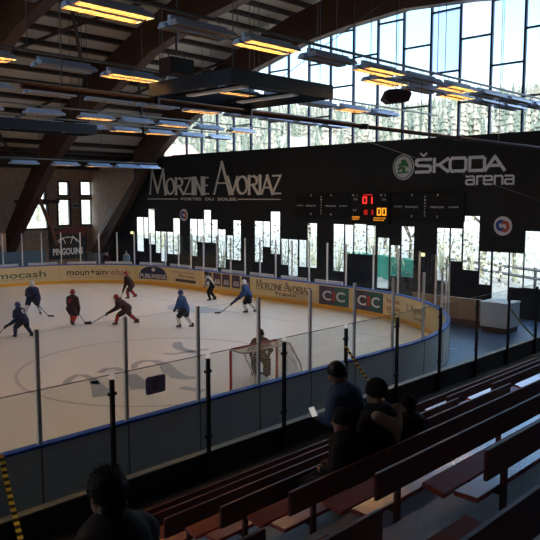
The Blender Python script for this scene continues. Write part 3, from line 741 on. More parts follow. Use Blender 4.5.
# ------------------------------------------------------------------ lamps
def make_lamp(lit):
    L = 1.72; o = bpy.data.objects.new('strip_lamp', None); COL.objects.link(o)
    def prof(c): return [(c-.13,0),(c-.06,.10),(c+.06,.10),(c+.13,0)]
    m = MB()
    for c in (-.20, .20):
        P = prof(c)
        for (a, b), (q, d) in zip(P, P[1:]):
            t = Vector((q-a, d-b)).normalized(); n = Vector((-t.y, t.x))*.010
            m.prism([(a,b),(q,d),(q+n.x,d+n.y),(a+n.x,b+n.y)], lambda y, z: (-L/2, y, z), lambda y, z: (L/2, y, z))
        for sx in (-1, 1): m.prism(P, lambda y, z: (sx*(L/2-.012), y, z), lambda y, z: (sx*L/2, y, z))
    m.box(-L/2+.05, L/2-.05, -.26, .26, .108, .135); m.box(-L/2+.05, L/2-.05, -.05, .05, .05, .24)
    m.build('housing', M['lamp_house'], o)
    for c in (-.20, .20):
        m = MB(); P = prof(c)
        for (a, b), (q, d) in zip(P, P[1:]):
            t = Vector((q-a, d-b)).normalized(); n = Vector((t.y, -t.x))*.006
            m.prism([(a,b),(q,d),(q+n.x,d+n.y),(a+n.x,b+n.y)], lambda y, z: (-L/2+.014, y, z), lambda y, z: (L/2-.014, y, z))
        m.build('reflector', M['lamp_in'], o)
        m = MB(); m.tube([(-L/2+.05, c, .066), (L/2-.05, c, .066)], .019, 6); m.build('tube', M['tube_on' if lit else 'tube_off'], o)
        m = MB()
        for j in range(13): x = -L/2+.08+j*(L-.16)/12; m.box(x-.004, x+.004, c-.125, c+.125, .002, .010)
        for yy in (-.06, .06): m.box(-L/2, L/2, c+yy-.003, c+yy+.003, -.002, .003)
        m.build('wire_guard', M['wire'], o)
    for x in (-.6, .6): MB().tube([(x, 0, .24), (x, 0, .33)], .012, 5).build('hanger', M['wire'], o)
    return o
ZL = 9.20
ROWS = [('A', 12.0, ZL, [3.3,5.6,7.86,10.14,12.3,14.6,16.9,19.1,21.4,23.6,25.7,27.9], '101010101000', 'nearest row'),
        ('B', 12.95, ZL, [18.6,20.8,23.0,25.3,27.4], '10100', 'second row'),
        ('C', 18.0, ZL, [5.6,7.9,10.3,12.5,14.7,16.9,19.1,21.3,23.5,25.7], '1101010010', 'third row'),
        ('D', 22.9, ZL, [10.2,12.5,14.9,17.2,19.5,21.8,24.0,26.2,28.4], '000010000', 'fourth row'),
        ('E', 28.4, ZL, [12.4,15.2,17.8,20.0,22.2,24.6,27.0], '1010101', 'fifth row'),
        ('F', 32.5, ZL, [15.3,17.6,19.9,22.2,24.5,26.8,29.0], '0001100', 'sixth row'),
        ('G', 40.4, 7.62, [17.6,20.2,23.0,25.4,27.6,29.4], '101100', 'row over the far boards')]
protos = {}
nlit = 0
for key, y, z, xs, lit, nm in ROWS:
    o = thing('lamp_rail', 'long thin grey lamp rail hung under the roof, %s of lamps' % nm, 'rail', (xs[0], y, z+.36), 0, 'lamp rails under the roof')
    MB().box(xs[0]-1.1 if y in (12.95, 40.4) else -13.5, 30.15, y-.03, y+.03, z+.33, z+.39).build('rail', M['rail_grey'], o)
    x = xs[0]-.8 if y in (12.95, 40.4) else xs[0]-.8-4.4*3
    while x < 30.2:
        MB().tube([(x, y, z+.38), (x, y, roof(y)-.02)], .013, 5).build('rod', M['wire'], o); x += 4.4
    for i, x in enumerate(xs):
        l = lit[i] == '1'; nlit += l
        lab = '%s roof strip lamp, %s from the left in the %s' % ('amber lit' if l else 'unlit grey', ORD[i], nm)
        if l not in protos:
            p = protos[l] = make_lamp(l); KIDS[p] = [c for c in p.children] or [c for c in COL.objects if c.parent == p]; p.location = (x, y, z); tag(p, lab, 'lamp', 'strip lamps under the roof')
        else: dup(protos[l], (x, y, z), None, lab)
for y, x in [(y, x) for y in (12.0, 18.0, 22.9, 28.4, 32.5) for x in (-11.6, -7.2, -2.8, 1.6)]:
    dup(protos[True], (x, y, ZL), None, 'amber lit roof strip lamp of the rows beyond the left edge of the photo')
# dark suspended pipe along the near boards
o = thing('net_pipe', 'thick dark suspended pipe running above the near boards', 'pipe', (6, 12.0, 7.6))
MB().tube([(6, 12, 7.62), (30.98, 12, 7.62)], .06, 10).build('pipe', M['black_j'], o)
for x in (8.9, 11.6, 16.2, 21.5): 
    MB().tube([(x, 12, 7.55), (x, 12, 7.69)], .14, 10).build('collar', M['steel_black'], o)
for x in (6.8, 19.2, 24.5, 28.5): MB().tube([(x, 12, 7.67), (x, 12.0, ZL+.34)], .012, 5).build('rod', M['wire'], o)
MB().tube([(13.7, 12, 7.6), (30.97, 13.0, 5.45)], .008, 5).build('stay_cable', M['wire'], o)

# square hanging rigs
def rig(x0, x1, y0, y1, z0, z1, label):
    o = thing('hanging_frame', label, 'rig', (x0, y0, z0), 0, 'black hanging frames'); t = .05
    for a, b, c, d in ((x0,x1,y0,y0+t),(x0,x1,y1-t,y1),(x0,x0+t,y0+t,y1-t),(x1-t,x1,y0+t,y1-t)): MB().bbox(a, b, c, d, z0, z1, .01).build('side_panel', M['rig'], o)
    m = MB()
    for k in range(1, 4): yy = y0+(y1-y0)*k/4; m.box(x0+t, x1-t, yy-.04, yy+.04, z1-.1, z1-.02)
    m.build('crossbar', M['steel_black'], o)
    for k in (1, 3):
        xx = x0+(x1-x0)*k/4; MB().box(xx-.12, xx+.12, y0+.6, y1-.6, z0+.06, z0+.12).build('light_bar', M['tube_off'], o)
        MB().box(xx-.03, xx+.03, y0+t, y1-t, z0+.12, z0+.2).build('light_rail', M['steel_black'], o)
    for xx in (x0+.3, x1-.3):
        for yy in (y0+.3, y1-.3):
            m = MB(); m.tube([(xx, yy, z1-.05), (xx, yy, roof(yy)-.02)], .015, 5); m.box(xx-.05, xx+.05, yy-.26, yy+.26, z1-.1, z1-.04); m.build('rod', M['wire'], o)
M['rig'] = mat('rig_black', (.012, .019, .034), .5, var=.1)
rig(13.0, 17.3, 14.0, 17.75, 8.68, 9.1, 'black square hanging frame in front of the tall windows')
rig(13.4, 19.2, 30.6, 31.95, 8.72, 9.2, 'black hanging frame above the far left ice')
# loudspeaker and projector
o = thing('loudspeaker', 'black box loudspeaker hung beside the square frame', 'speaker', (13.6, 17.0, 9.4))
o.location = (13.4, 16.8, 9.33)
m = MB(); cx, cy, cz = 13.4, 16.9, 9.5
m.bbox(cx-.45, cx+.45, cy-.3, cy+.3, cz-.22, cz+.25, .03); m.build('cabinet', M['black_j'], o)
m = MB(); m.box(cx-.40, cx+.40, cy-.312, cy-.3, cz-.17, cz+.2); m.build('grille', M['steel_black'], o)
m = MB(); m.tube([(cx-.3, cy, cz+.24), (cx-.3, cy, cz+.5), (cx+.3, cy, cz+.5), (cx+.3, cy, cz+.24)], .02, 6); m.tube([(cx, cy, cz+.5), (cx, cy, roof(cy)-.30)], .035, 6); m.build('bracket', M['steel_black'], o)
o = thing('projector', 'black pod loudspeaker hung in front of the windows', 'speaker', (20.55, 14, 8.9))
m = MB(); cx, cy, cz = 20.55, 14, 9.12
m.prism([(-.45,-.12),(-.25,-.26),(.4,-.2),(.5,.05),(.38,.24),(-.3,.2)], lambda a, b: (cx+a*.72, cy-a*.70-.2, cz+b), lambda a, b: (cx+a*.72+.3, cy-a*.70+.2, cz+b)); m.build('cabinet', M['black_j'], o)
m = MB(); m.tube([(cx+.1, cy-.05, cz+.1), (cx+.1, cy-.05, roof(cy)-.02)], .02, 6); m.build('stem', M['steel_black'], o)
# slack cables
for i, (a, b, lab) in enumerate([((22.0, 9.5, roof(9.5)-.2), (15.0, 14.1, 9.06), 'thin slanting cable up to the roof from the square frame'),]):
    m = MB(); m.tube([a, b], .012, 5); tag(m.build('stay_cable', M['wire']), lab, 'cable')

# ------------------------------------------------------------------ goal
GY, GX0, GX1 = 14.58, 13.4, 15.35
o = thing('hockey_goal', 'red framed hockey goal with white net near the boards', 'goal', (GX0, GY, 0))
m = MB(); zt = 1.22
m.tube([(GX0, GY, 0), (GX0, GY, zt-.05), (GX0+.05, GY, zt), (GX1-.05, GY, zt), (GX1, GY, zt-.05), (GX1, GY, 0)], .04, 8); m.build('front_frame', M['goal_red'], o, True)
B0, B1, YT, YBk = GX0+.02, GX1+.0, GY-.55, GY-1.1
m = MB(); m.tube([(GX0, GY, zt), (GX0+.0, YT, zt-.02), (GX1, YT, zt-.02), (GX1, GY, zt)], .032, 6)
m.tube([(GX0, YT, zt-.02), (GX0, YBk+.1, .6), (GX0, YBk, .03)], .028, 6); m.tube([(GX1, YT, zt-.02), (GX1, YBk+.1, .6), (GX1, YBk, .03)], .028, 6)
m.tube([(GX0, GY, .03), (GX0, YBk, .03), (GX1, YBk, .03), (GX1, GY, .03)], .028, 6); m.build('back_frame', M['net'], o, True)
m = MB(); r = .0055
def prof_b(t):   # back of the net, top to bottom
    return (YT+(YBk-YT)*t**1.0, zt-.02-(zt-.05)*t)
nx = 30
for i in range(nx+1):
    x = GX0+(GX1-GX0)*i/nx
    m.tube([(x, GY, zt), (x, YT, zt-.02)]+[(x, *prof_b(t/4)) for t in range(1, 5)], r, 3)
for j in range(8): yy = GY-.55*j/8; m.tube([(GX0, yy, zt-.005), (GX1, yy, zt-.005)], r, 3)
for j in range(19): yy, zz = prof_b(j/18); m.tube([(GX0, yy, zz), (GX1, yy, zz)], r, 3)
for x in (GX0, GX1):
    for j in range(1, 19):
        yb, zz = prof_b(j/18); m.tube([(x, GY, zz), (x, yb, zz)], r, 3)
    for j in range(1, 12):
        yy = GY-.09*j
        t = max(0, (yy-YT)/(YBk-YT)) if yy < YT else 0
        m.tube([(x, yy, zt-.02-(zt-.05)*t), (x, yy, .03)], r, 3)
m.build('net', M['net'], o)

# ------------------------------------------------------------------ people
def head_mesh(m, c, s, fwd, tilt=0.):
    """head with face, ears; fwd = unit vector the face looks along"""
    f = Vector(fwd).normalized(); up = Vector((0,0,1)); l = up.cross(f).normalized(); up = f.cross(l)
    def P(a, b, d): return Vector(c)+(f*a+l*b+up*d)*s
    ax = Matrix((f, l, up)).transposed()
    def el(cc, r):
        e = MB().ell((0,0,0), r); m.add([P(cc[0]+v[0], cc[1]+v[1], cc[2]+v[2]) for v in e.v], e.f)
    el((-.01, 0, .03), (.098, .077, .10)); el((.03, 0, -.055), (.065, .058, .075))       # skull, jaw
    m.cap(P(.088, 0, .02), P(.112, 0, -.015), .010*s, .016*s, 8)                         # nose
    for b in (-1, 1):
        el((.0, .078*b, -.005), (.024, .012, .034))                                       # ears
        el((.078, .032*b, .022), (.016, .018, .012))                                      # eye / brow
    el((.082, 0, -.058), (.016, .026, .009)); el((.075, 0, -.098), (.022, .03, .02))      # mouth, chin
    m.cap(P(-.02, 0, -.05), P(-.035, 0, -.17), .055*s, .06*s, 10)
def hand(m, w, d, n, s=1., curl=.6):
    """palm and five fingers at wrist w, pointing along d, palm facing n"""
    d = Vector(d).normalized(); n = Vector(n); n = (n-d*n.dot(d)).normalized(); l = n.cross(d)
    w = Vector(w); pc = w+d*.05*s
    for k in range(4): m.cap(w+l*(k-1.5)*.012*s, w+d*.085*s+l*(k-1.5)*.019*s, .013*s, .012*s, 6, 2)
    for k, L in enumerate((.066, .076, .071, .056)):
        b = w+d*.085*s+l*(k-1.5)*.02*s; a = curl*.6; p1 = b+(d*math.cos(a)+n*math.sin(a))*L*.5*s; a = curl*1.9; p2 = p1+(d*math.cos(a)+n*math.sin(a))*L*.5*s
        m.cap(b, p1, .0095*s, .009*s, 6, 2); m.cap(p1, p2, .009*s, .0075*s, 6, 2)
    b = w+d*.025*s-l*.03*s; p1 = b+(d*.6-l*.7+n*.4).normalized()*.04*s; p2 = p1+(d*.8-l*.1+n*.6).normalized()*.032*s
    m.cap(b, p1, .012*s, .010*s, 6, 2); m.cap(p1, p2, .010*s, .008*s, 6, 2)
PN = 0
def skater(label, x, y, head, c, lean=.5, feet=((.05,.2),(-.1,-.2)), hands=((.45,.22,.72),(.45,-.18,.80)), s=1., look=0., hipz=.80, stick=None, number=None, cage=True):
    """local frame: +x forward, +y left; hands (left, right); stick = blade point in the local frame"""
    o = thing('person', label, 'person', (x, y, 0), head, 'skaters on the ice')
    V = Vector; sc = lambda p: V(p)*s
    hip = V((-.12*math.sin(lean)*1.2, 0, hipz)); ch = hip+V((math.sin(lean), 0, math.cos(lean)))*.46; nk = ch+V((math.sin(lean*.8), 0, math.cos(lean*.8)))*.09
    hd = nk+V((math.sin(lean*.45), 0, math.cos(lean*.45)))*.17
    body = MB(); jer = MB(); sh = MB()
    body.cap(hip, ch, .13, .15); body.cap(ch, nk, .07, .06)
    hm = MB(); fw = V((math.cos(look), math.sin(look), -.15))
    head_mesh(body, hd, 1.0, fw)
    jer.cap(hip+V((0,0,.02)), ch, .205, .20, 12); jer.cap(ch+V((0,.15,.0)), ch+V((0,-.15,.0)), .135, .135, 12)
    socks = []; skates = []; gl = []
    for i, sd in enumerate((1, -1)):
        hj = hip+V((0, .1*sd, -.03)); ft = V((feet[i][0], feet[i][1], .10))
        mid = (hj+ft)/2; kn = mid+V((.16, .03*sd, .03))
        body.cap(hj, kn, .085, .062); body.cap(kn, ft, .058, .042); body.cap(ft, ft+V((.13,0,-.02)), .045, .035)
        sh.cap(hj, kn+(hj-kn)*.18, .155, .13, 12)
        m = MB(); m.cap(kn+(hj-kn)*.12, kn, .095, .10, 10); m.cap(kn, ft+(kn-ft)*.15, .098, .07, 10); socks.append(m)
        m = MB(); m.cap(ft+V((-.03,0,-.02)), ft+V((.12,0,-.035)), .055, .045, 10); m.cap(ft+V((-.02,0,.06)), ft+V((-.02,0,-.02)), .055, .055, 10); skates.append((m, ft))
        sj = ch+V((0, .20*sd, -.01)); hp = V(hands[i]); em = (sj+hp)/2; d = (hp-sj).normalized(); el_ = em+V((-.06, .10*sd, -.07))
        body.cap(sj, el_, .055, .045); body.cap(el_, hp, .043, .032); hand(body, hp-d*.02, d, V((0,-sd,-.3)), 1., 1.2)
        jer.cap(sj, el_, .12, .10, 10); jer.cap(el_, el_+(hp-el_)*.75, .10, .075, 10)
        m = MB(); m.cap(el_+(hp-el_)*.72, hp, .06, .062, 8); hand(m, hp-d*.03, d, V((0,-sd,-.3)), 1.55, 1.25); gl.append(m)
    sh.cap(hip+V((0,.08,0)), hip+V((0,-.08,0)), .16, .16, 12)
    for mbb in [body, jer, sh]+socks+gl+[a for a, b in skates]: mbb.v = [tuple(V(v)*s) for v in mbb.v]
    remeshed(body, 'body', M['skin'], o, .02, 1)
    j = remeshed(jer, 'jersey', c['jersey'], o, .028, 3); remeshed(sh, 'shorts', c['shorts'], o, .03, 3)
    for m in socks: m.build('sock', c['sock'], o, True, False)
    for m in gl: remeshed(m, 'glove', c.get('glove', M['dark_c']), o, .018, 1)
    for m, ft in skates:
        k = m.build('skate', M['hel_black'], o, True, False); b = MB(); f = ft*s; b.box(f.x-.1*s, f.x+.17*s, f.y-.006, f.y+.006, .0, .06*s); b.box(f.x-.06*s, f.x-.02*s, f.y-.015, f.y+.015, .03*s, .07*s); b.box(f.x+.08*s, f.x+.12*s, f.y-.015, f.y+.015, .03*s, .07*s); b.build('blade', M['alu'], k, False, False)
    # helmet: shell, brim and cage
    h = MB(); lx = V((math.cos(look), math.sin(look), 0)); hc = hd+V((0,0,.045))-lx*.012
    h.ell(hc, (.128, .112, .125), 16, 10, 0, (0,1,0), -.35); h.cap(hc-lx*.06+V((0,.075,-.05)), hc-lx*.05+V((0,-.075,-.05)), .055, .055, 8)
    for sd in (1, -1): sdv = V((-math.sin(look), math.cos(look), 0))*sd*.095; h.cap(hc+sdv+V((0,0,-.03)), hc+sdv+V((0,0,-.08)), .03, .028, 8)
    h.v = [tuple(V(v)*s) for v in h.v]; remeshed(h, 'helmet', c['helmet'], o, .016, 2)
    if cage:
        g = MB(); fwv = lx; sdv = V((-math.sin(look), math.cos(look), 0))
        for q in range(5):
            zz = -.10+q*.035; g.tube([hd+V((0,0,zz))+sdv*.1*math.sin(t)+fwv*.135*math.cos(t) for t in (-1.3,-.7,0,.7,1.3)], .005, 4)
        for q in (-.7,-.25,.25,.7): g.tube([hd+sdv*.1*math.sin(q)+fwv*.135*math.cos(q)+V((0,0,zz)) for zz in (-.10,.04)], .005, 4)
        g.v = [tuple(V(v)*s) for v in g.v]; g.build('face_cage', M['alu'], o, False, False)
    if number:
        me = text_mesh(number, .03); xs_ = [v.co.x for v in me.vertices]; ys_ = [v.co.y for v in me.vertices]
        n_ = V((-math.cos(lean), 0, math.sin(lean))); u_ = V((math.sin(lean), 0, math.cos(lean))); c0 = (hip+ch)/2+u_*.08
        for v in me.vertices:
            a = (v.co.x-min(xs_))/(max(xs_)-min(xs_))-.5; b = (v.co.y-min(ys_))/(max(ys_)-min(ys_))-.5
            v.co = (c0+V((0,-1,0))*a*.17+u_*b*.22+n_*(.222+(.004 if v.co.z > 0 else -.03)-.25*abs(a)**2))*s
        me.materials.clear(); me.materials.append(c.get('num', M['ink_white'])); link('number', me, o)
    if stick:
        Rz = Matrix.Rotation(head, 3, 'Z'); w = lambda p: Rz @ (V(p)*s)+V((x, y, 0))
        up, lo, bl = V(stick[0]), V(stick[1]), V(stick[2])
        a, b, e = w(up), w(lo), w(bl); a.z = up.z*s; e.z = .03
        st = thing('hockey_stick', stick[3], 'hockey stick', (e.x, e.y, 0), 0, 'hockey sticks'); d = (a-e).normalized()
        m = MB(); m.tube([a+d*.12, e], .016, 6); m.build('shaft', M['hel_black'], st)
        hd2 = V((e.x-a.x, e.y-a.y, 0)).normalized(); m = MB(); sdv = V((-hd2.y, hd2.x, 0))
        q = [e-hd2*.03, e+hd2*.12+sdv*.005, e+hd2*.27+sdv*.04]; vs = []
        for p_ in q:
            for zz, t in ((.004,-.008),(.004,.008),(.075,.008),(.075,-.008)): vs.append((p_.x+sdv.x*t, p_.y+sdv.y*t, zz))
        fs = [(3,2,1,0),(8,9,10,11)]
        for k in range(2):
            for r_ in range(4): fs.append((k*4+r_, k*4+(r_+1) % 4, k*4+4+(r_+1) % 4, k*4+4+r_))
        m.add(vs, fs); m.build('blade', M['hel_black'], st)
    return o
def heading(right, away):   # in view terms
    return math.atan2(-.718*right+.696*away, .696*right+.718*away)
BLUE = dict(jersey=M['navy'], shorts=M['dark_c'], sock=M['navy'], helmet=M['hel_blue'], glove=M['dark_c'])
BLUEW = dict(jersey=M['navy'], shorts=M['navy'], sock=M['white_c'], helmet=M['hel_white'])
RED = dict(jersey=M['black_j'], shorts=M['black_j'], sock=M['red_sock'], helmet=M['hel_red'], num=M['ink_red'])
LBLUE = dict(jersey=M['blue_j'], shorts=M['dark_c'], sock=M['white_c'], helmet=M['hel_blue'])
LBLUEW = dict(jersey=M['blue_j'], shorts=M['dark_c'], sock=M['white_c'], helmet=M['hel_white'])
def hl(up, bl, t):   # point along the shaft, t from the top hand
    return tuple(up[i]+(bl[i]-up[i])*t for i in range(3))
U, Bp = (.30, .10, .88), (.95, .62, .03)
skater('person in navy hockey jersey number 8 and blue helmet skating away at the left', 12.85, 26.35, heading(-.9, .45), BLUE, .62, ((.22,.22),(-.28,-.26)), (U, hl(U, Bp, .45)), .93, .3, .76, (U, hl(U, Bp, .45), Bp, 'dark hockey stick held by the number 8 skater at the left'), '8')
U, Bp = (.26, -.12, .90), (1.0, .45, .03)
skater('person in navy hockey kit with white helmet standing legs wide at the left', 15.7, 31.15, heading(.55, -.75), BLUEW, .35, ((.08,.36),(.0,-.36)), (hl(U, Bp, .42), U), 1.0, -.2, .80, (U, hl(U, Bp, .42), Bp, 'dark hockey stick of the white helmeted navy skater at the left'), None)
U, Bp = (.28, .12, .86), (.60, -.30, .03)
skater('person in black jersey with red socks and red helmet seen from behind', 15.6, 27.3, heading(.30, .85), RED, .3, ((.15,.12),(-.12,-.12)), (U, hl(U, Bp, .45)), .96, .1, .80, (U, hl(U, Bp, .45), Bp, 'dark hockey stick of the upright red socked skater'), '10')
U, Bp = (.42, .10, .72), (1.55, .02, .03)
skater('person in black jersey with red socks bending low over a reaching stick', 17.4, 25.85, heading(-1, -.05), RED, .95, ((.38,.22),(-.52,-.2)), (U, hl(U, Bp, .30)), .98, .1, .72, (U, hl(U, Bp, .30), Bp, 'long dark hockey stick reaching left across the ice'), '7')
U, Bp = (.30, .08, .86), (.55, -.05, .03)
skater('person in black and red kit skating near the far boards advert', 22.15, 32.35, heading(-.85, -.45), RED, .55, ((.18,.16),(-.38,-.22)), (U, hl(U, Bp, .45)), .97, .0, .76, (U, hl(U, Bp, .45), Bp, 'upright hockey stick of the red skater near the far boards'), None)
skater('person in blue jersey with white socks and blue helmet skating left at centre', 18.7, 23.3, heading(-.9, .35), LBLUE, .38, ((.16,.14),(-.30,-.16)), ((.34,.2,.82),(.30,-.16,.78)), 1.0, .0, .80, None, None)
REFC = dict(jersey=M['ref'], shorts=M['black_c'], sock=M['black_c'], helmet=M['hel_black'], glove=M['skin'])
skater('person in black and white striped referee shirt by the AXA adverts', 24.7, 28.45, heading(-.9, -.15), REFC, .55, ((.05,.14),(-.25,-.16)), ((.30,.16,.85),(.34,-.14,.78)), .98, .0, .84, None, None, False)
U, Bp = (.36, .12, .78), (1.30, .40, .03)
skater('person in blue jersey and white helmet skating left with stick out', 23.35, 24.15, heading(-1, .1), LBLUEW, .42, ((.05,.12),(-.42,-.18)), (U, hl(U, Bp, .40)), 1.0, .0, .79, (U, hl(U, Bp, .40), Bp, 'dark hockey stick of the blue skater near the MORZINE advert'), None)
GOAL = dict(jersey=M['brown_j'], shorts=M['dark_c'], sock=M['pads'], helmet=M['hel_black'], glove=M['dark_c'])
U, Bp = (.28, -.28, .8), (.5, -.05, .03)
g = skater('person in goalkeeper kit standing before the goal net facing away', 15.0, 14.95, heading(.05, 1), GOAL, .25, ((.08,.20),(.05,-.20)), ((.32,.34,.75),U), .93, .0, .80, (U, U, Bp, 'goalkeeper stick resting on the ice before the goal'), None)
for sd in (1, -1):
    m = MB(); m.bbox(.13, .22, sd*.19-.12, sd*.19+.12, .04, .62, .03); m.build('leg_pad', M['pads'], g, False, False)
m = MB(); m.ell((-.01,0,.72), (.205,.225,.05), 18, 8); m.build('belt_band', M['white_c'], g, True, False)
# two people standing behind the far glass
def stander(label, x, y, head, top, legs, hair, s=1.):
    o = thing('person', label, 'person', (x, y, 0), head, 'people behind the far glass'); V = Vector
    body = MB(); coat = MB(); tr = MB()
    body.cap((0,0,.95), (0,0,1.4), .13, .15); head_mesh(body, (0.01,0,1.63), 1, (1,0,-.05))
    coat.cap((0,0,.92), (0,0,1.36), .18, .17, 12); coat.cap((0,.13,1.40), (0,-.13,1.40), .09, .09, 12)
    for sd in (1, -1):
        a, e, w_ = V((0,.2*sd,1.4)), V((-.02,.27*sd,1.12)), V((.12,.22*sd,.90))
        body.cap(a, e, .055, .045); body.cap(e, w_, .042, .03); hand(body, w_, w_-e, V((0,-sd,0)), 1, .5); coat.cap(a, e, .085, .07, 10); coat.cap(e, e+(w_-e)*.95, .07, .055, 10)
        h_, k, f_ = V((0,.09*sd,.92)), V((.03,.1*sd,.5)), V((0,.11*sd,.08)); body.cap(h_, k, .085, .06); body.cap(k, f_, .055, .042); body.cap(f_-V((.04,0,.03)), f_+V((.15,0,-.04)), .05, .04)
        tr.cap(h_, k, .105, .08, 10); tr.cap(k, f_, .078, .06, 10)
    for b in (body, coat, tr): b.v = [tuple(V(v)*s) for v in b.v]
    remeshed(body, 'body', M['skin'], o, .022, 1); remeshed(coat, 'jacket', top, o, .028, 3); remeshed(tr, 'trousers', legs, o, .028, 3)
    h = MB(); h.ell((-.015,0,1.68), (.112,.095,.105), 14, 9, 0, (0,1,0), -.3); h.v = [tuple(V(v)*s) for v in h.v]; h.build('hair', hair, o, True, False)
    return o
stander('person in pale blue jacket standing behind the far glass', 28.9, 42.6, PI*1.1, mat('jacket_pale', (.22, .33, .38), .8), M['dark_c'], M['hair'])
stander('person in dark jacket standing behind the far glass near the banner', 27.9, 43.6, PI*1.2, M['black_j'], M['black_c'], M['hair'], .97)

# spectators --------------------------------------------------------------
def spectator(label, x, y, z, head, coat_m, hat=None, s=1., lean=.1, look=0., nod=0., seated=True, hood=None, hairy=False, hands=None, collar=None, lean_side=0., feet=None, vox=.014):
    """z = tread under the feet; origin under the hip"""
    o = thing('person', label, 'person', (x, y, z), head, 'spectators in the stand'); V = Vector
    hz = .56 if seated else .86
    hip = V((0,0,hz)); ch = hip+V((math.sin(lean), lean_side, math.cos(lean)))*.42; nk = ch+V((.02, lean_side*.1, .10)); hd = nk+V((.035+.05*nod, lean_side*.12, .165))
    body = MB(); coat = MB(); tr = MB(); V0 = V((0,0,0))
    body.cap(hip, ch, .13, .15); body.cap(ch, nk, .065, .058)
    lookv = V((math.cos(look), math.sin(look), -nod)); head_mesh(body, hd, 1.05, lookv)
    coat.cap(hip+V((0,0,-.02)), ch-V((0,0,.02)), .225, .215, 14); coat.cap(ch+V((0,.16,.0)), ch+V((0,-.16,.0)), .125, .125, 12); coat.cap(ch, nk-V((.01,0,.02)), .13, .10, 12)
    shoes = []
    for i, sd in enumerate((1, -1)):
        hj = hip+V((0,.1*sd,-.02))
        if seated: kn = V((.43, .13*sd, .50)); ft = V((.40 if not feet else feet[i][0], .14*sd if not feet else feet[i][1], .07 if not feet else feet[i][2]))
        else: kn = V((.08, .11*sd, .46)); ft = V((0, .11*sd, .07))
        body.cap(hj, kn, .085, .062); body.cap(kn, ft, .057, .042); body.cap(ft, ft+V((.14,0,-.03)), .042, .034)
        tr.cap(hj, kn, .115, .088, 10); tr.cap(kn, ft+V((0,0,.03)), .085, .065, 10)
        m = MB(); m.cap(ft+V((-.05,0,-.01)), ft+V((.15,0,-.03)), .05, .04, 8); shoes.append(m)
        sj = ch+V((0,.205*sd,-.01)); wr = V(hands[i]) if hands else V((.30,.13*sd,hz+.13)); em = (sj+wr)/2; e = em+V((-.10,.07*sd,-.08))
        d = (wr-e).normalized(); body.cap(sj, e, .055, .045); body.cap(e, wr, .042, .03); hand(body, wr, d, V((0,-sd,.2)), 1., .9)
        coat.cap(sj, e, .105, .085, 10); coat.cap(e, e+(wr-e)*.93, .085, .058, 10)
    for b in [body, coat, tr]+shoes: b.v = [tuple(V(v)*s) for v in b.v]
    remeshed(body, 'body', M['skin'], o, vox, 2); remeshed(coat, 'coat', coat_m, o, .02, 4); remeshed(tr, 'trousers', M['black_c'], o, .024, 3)
    for m in shoes: m.build('shoe', M['dark_c'], o, True, False)
    lx = V((math.cos(look), math.sin(look), 0)); up = V((nod*.9*lx.x, nod*.9*lx.y, 1)).normalized()
    if hat:
        h = MB(); hc = hd+up*.045-lx*.02
        h.ell(hc, (.122, .112, .125), 18, 12, 0, (0,1,0), -.32); h.ell(hc-up*.03, (.128, .118, .05), 18, 8)
        if hat[1]: h.cap(hc+up*.13, hc+up*.15, .035, .03, 10)
        h.v = [tuple(V(v)*s) for v in h.v]; remeshed(h, 'hat', hat[0], o, .012, 2)
    if hairy:
        h = MB(); hc = hd+V((-.018,0,.035)); rr = random.Random(3)
        h.ell(hc, (.112,.098,.112), 20, 14, 0, (0,1,0), -.55)
        h.cap(hd+V((-.07,.04,-.05)), hd+V((-.07,-.04,-.05)), .045, .045, 10)
        h.v = [tuple(V(v)*s) for v in h.v]
        hb = remeshed(h, 'hair', M['hair'], o, .010, 2)
        t = MB()
        for q in range(750):     # short tousled locks
            th = rr.uniform(0, 2*PI); ph = math.acos(rr.uniform(-.5, 1)); n = V((math.sin(ph)*math.cos(th), math.sin(ph)*math.sin(th), math.cos(ph)))
            if n.x > .75 and n.z < .35: continue
            b = hc+V((n.x*.106, n.y*.092, n.z*.106)); sw = V((-n.y, n.x, 0))*rr.uniform(-.5,.7)+V((rr.uniform(-.4,.2), rr.uniform(-.4,.4), rr.uniform(-.5,.5)))
            L = rr.uniform(.010, .024)*(1.5 if n.z > .75 else 1)
            p1 = b+(n*.55+sw*.6).normalized()*L*.6; p2 = p1+(n*.25+sw+V((0,0,-.25))).normalized()*L*.7
            t.tube([b, p1, p2], .0042, 3, .0008)
        t.v = [tuple(V(v)*s) for v in t.v]; t.build('locks', M['hair'], hb, False, False)
    if hood:
        h = MB(); h.cap(nk+V((-.11,.17,-.01)), nk+V((-.20,0,-.13)), .06, .09, 12); h.cap(nk+V((-.11,-.17,-.01)), nk+V((-.20,0,-.13)), .06, .09, 12); h.cap(nk+V((-.20,0,-.13)), nk+V((-.24,0,-.26)), .09, .035, 10)
        h.v = [tuple(V(v)*s) for v in h.v]; remeshed(h, 'hood', hood, o, .014, 3)
    if collar:
        h = MB(); 
        for q in range(10): a = 2*PI*q/10; b = 2*PI*(q+1)/10; h.cap(nk+V((.085*math.cos(a), .095*math.sin(a), -.01)), nk+V((.085*math.cos(b), .095*math.sin(b), -.01)), .032, .032, 8)
        h.v = [tuple(V(v)*s) for v in h.v]; remeshed(h, 'scarf', collar, o, .014, 2)
    return o
seat = lambda k: (Yk(k)+.24, Tk(k))
y6, t6 = seat(6)
spectator('person with tousled dark hair and dark jacket seated lower left, seen from behind', 2.09, y6-.02, t6-.03, PI/2+.12, M['dark_c'], None, 1.06, .05, .0, .05, True, None, True)
y5, t5 = seat(5)
spectator('person in dark beanie and pale hood seated on the bench, seen from behind', 6.0, y5, t5, PI/2, M['black_c'], (M['black_c'], False), 1.05, .05, .05, .0, True, M['beige'])
spectator('person in dark jacket, a child, seated at the right end of the group', 6.62, y5, t5, PI/2-.2, M['dark_c'], None, .84, .08, .2, .05, True, None, True)
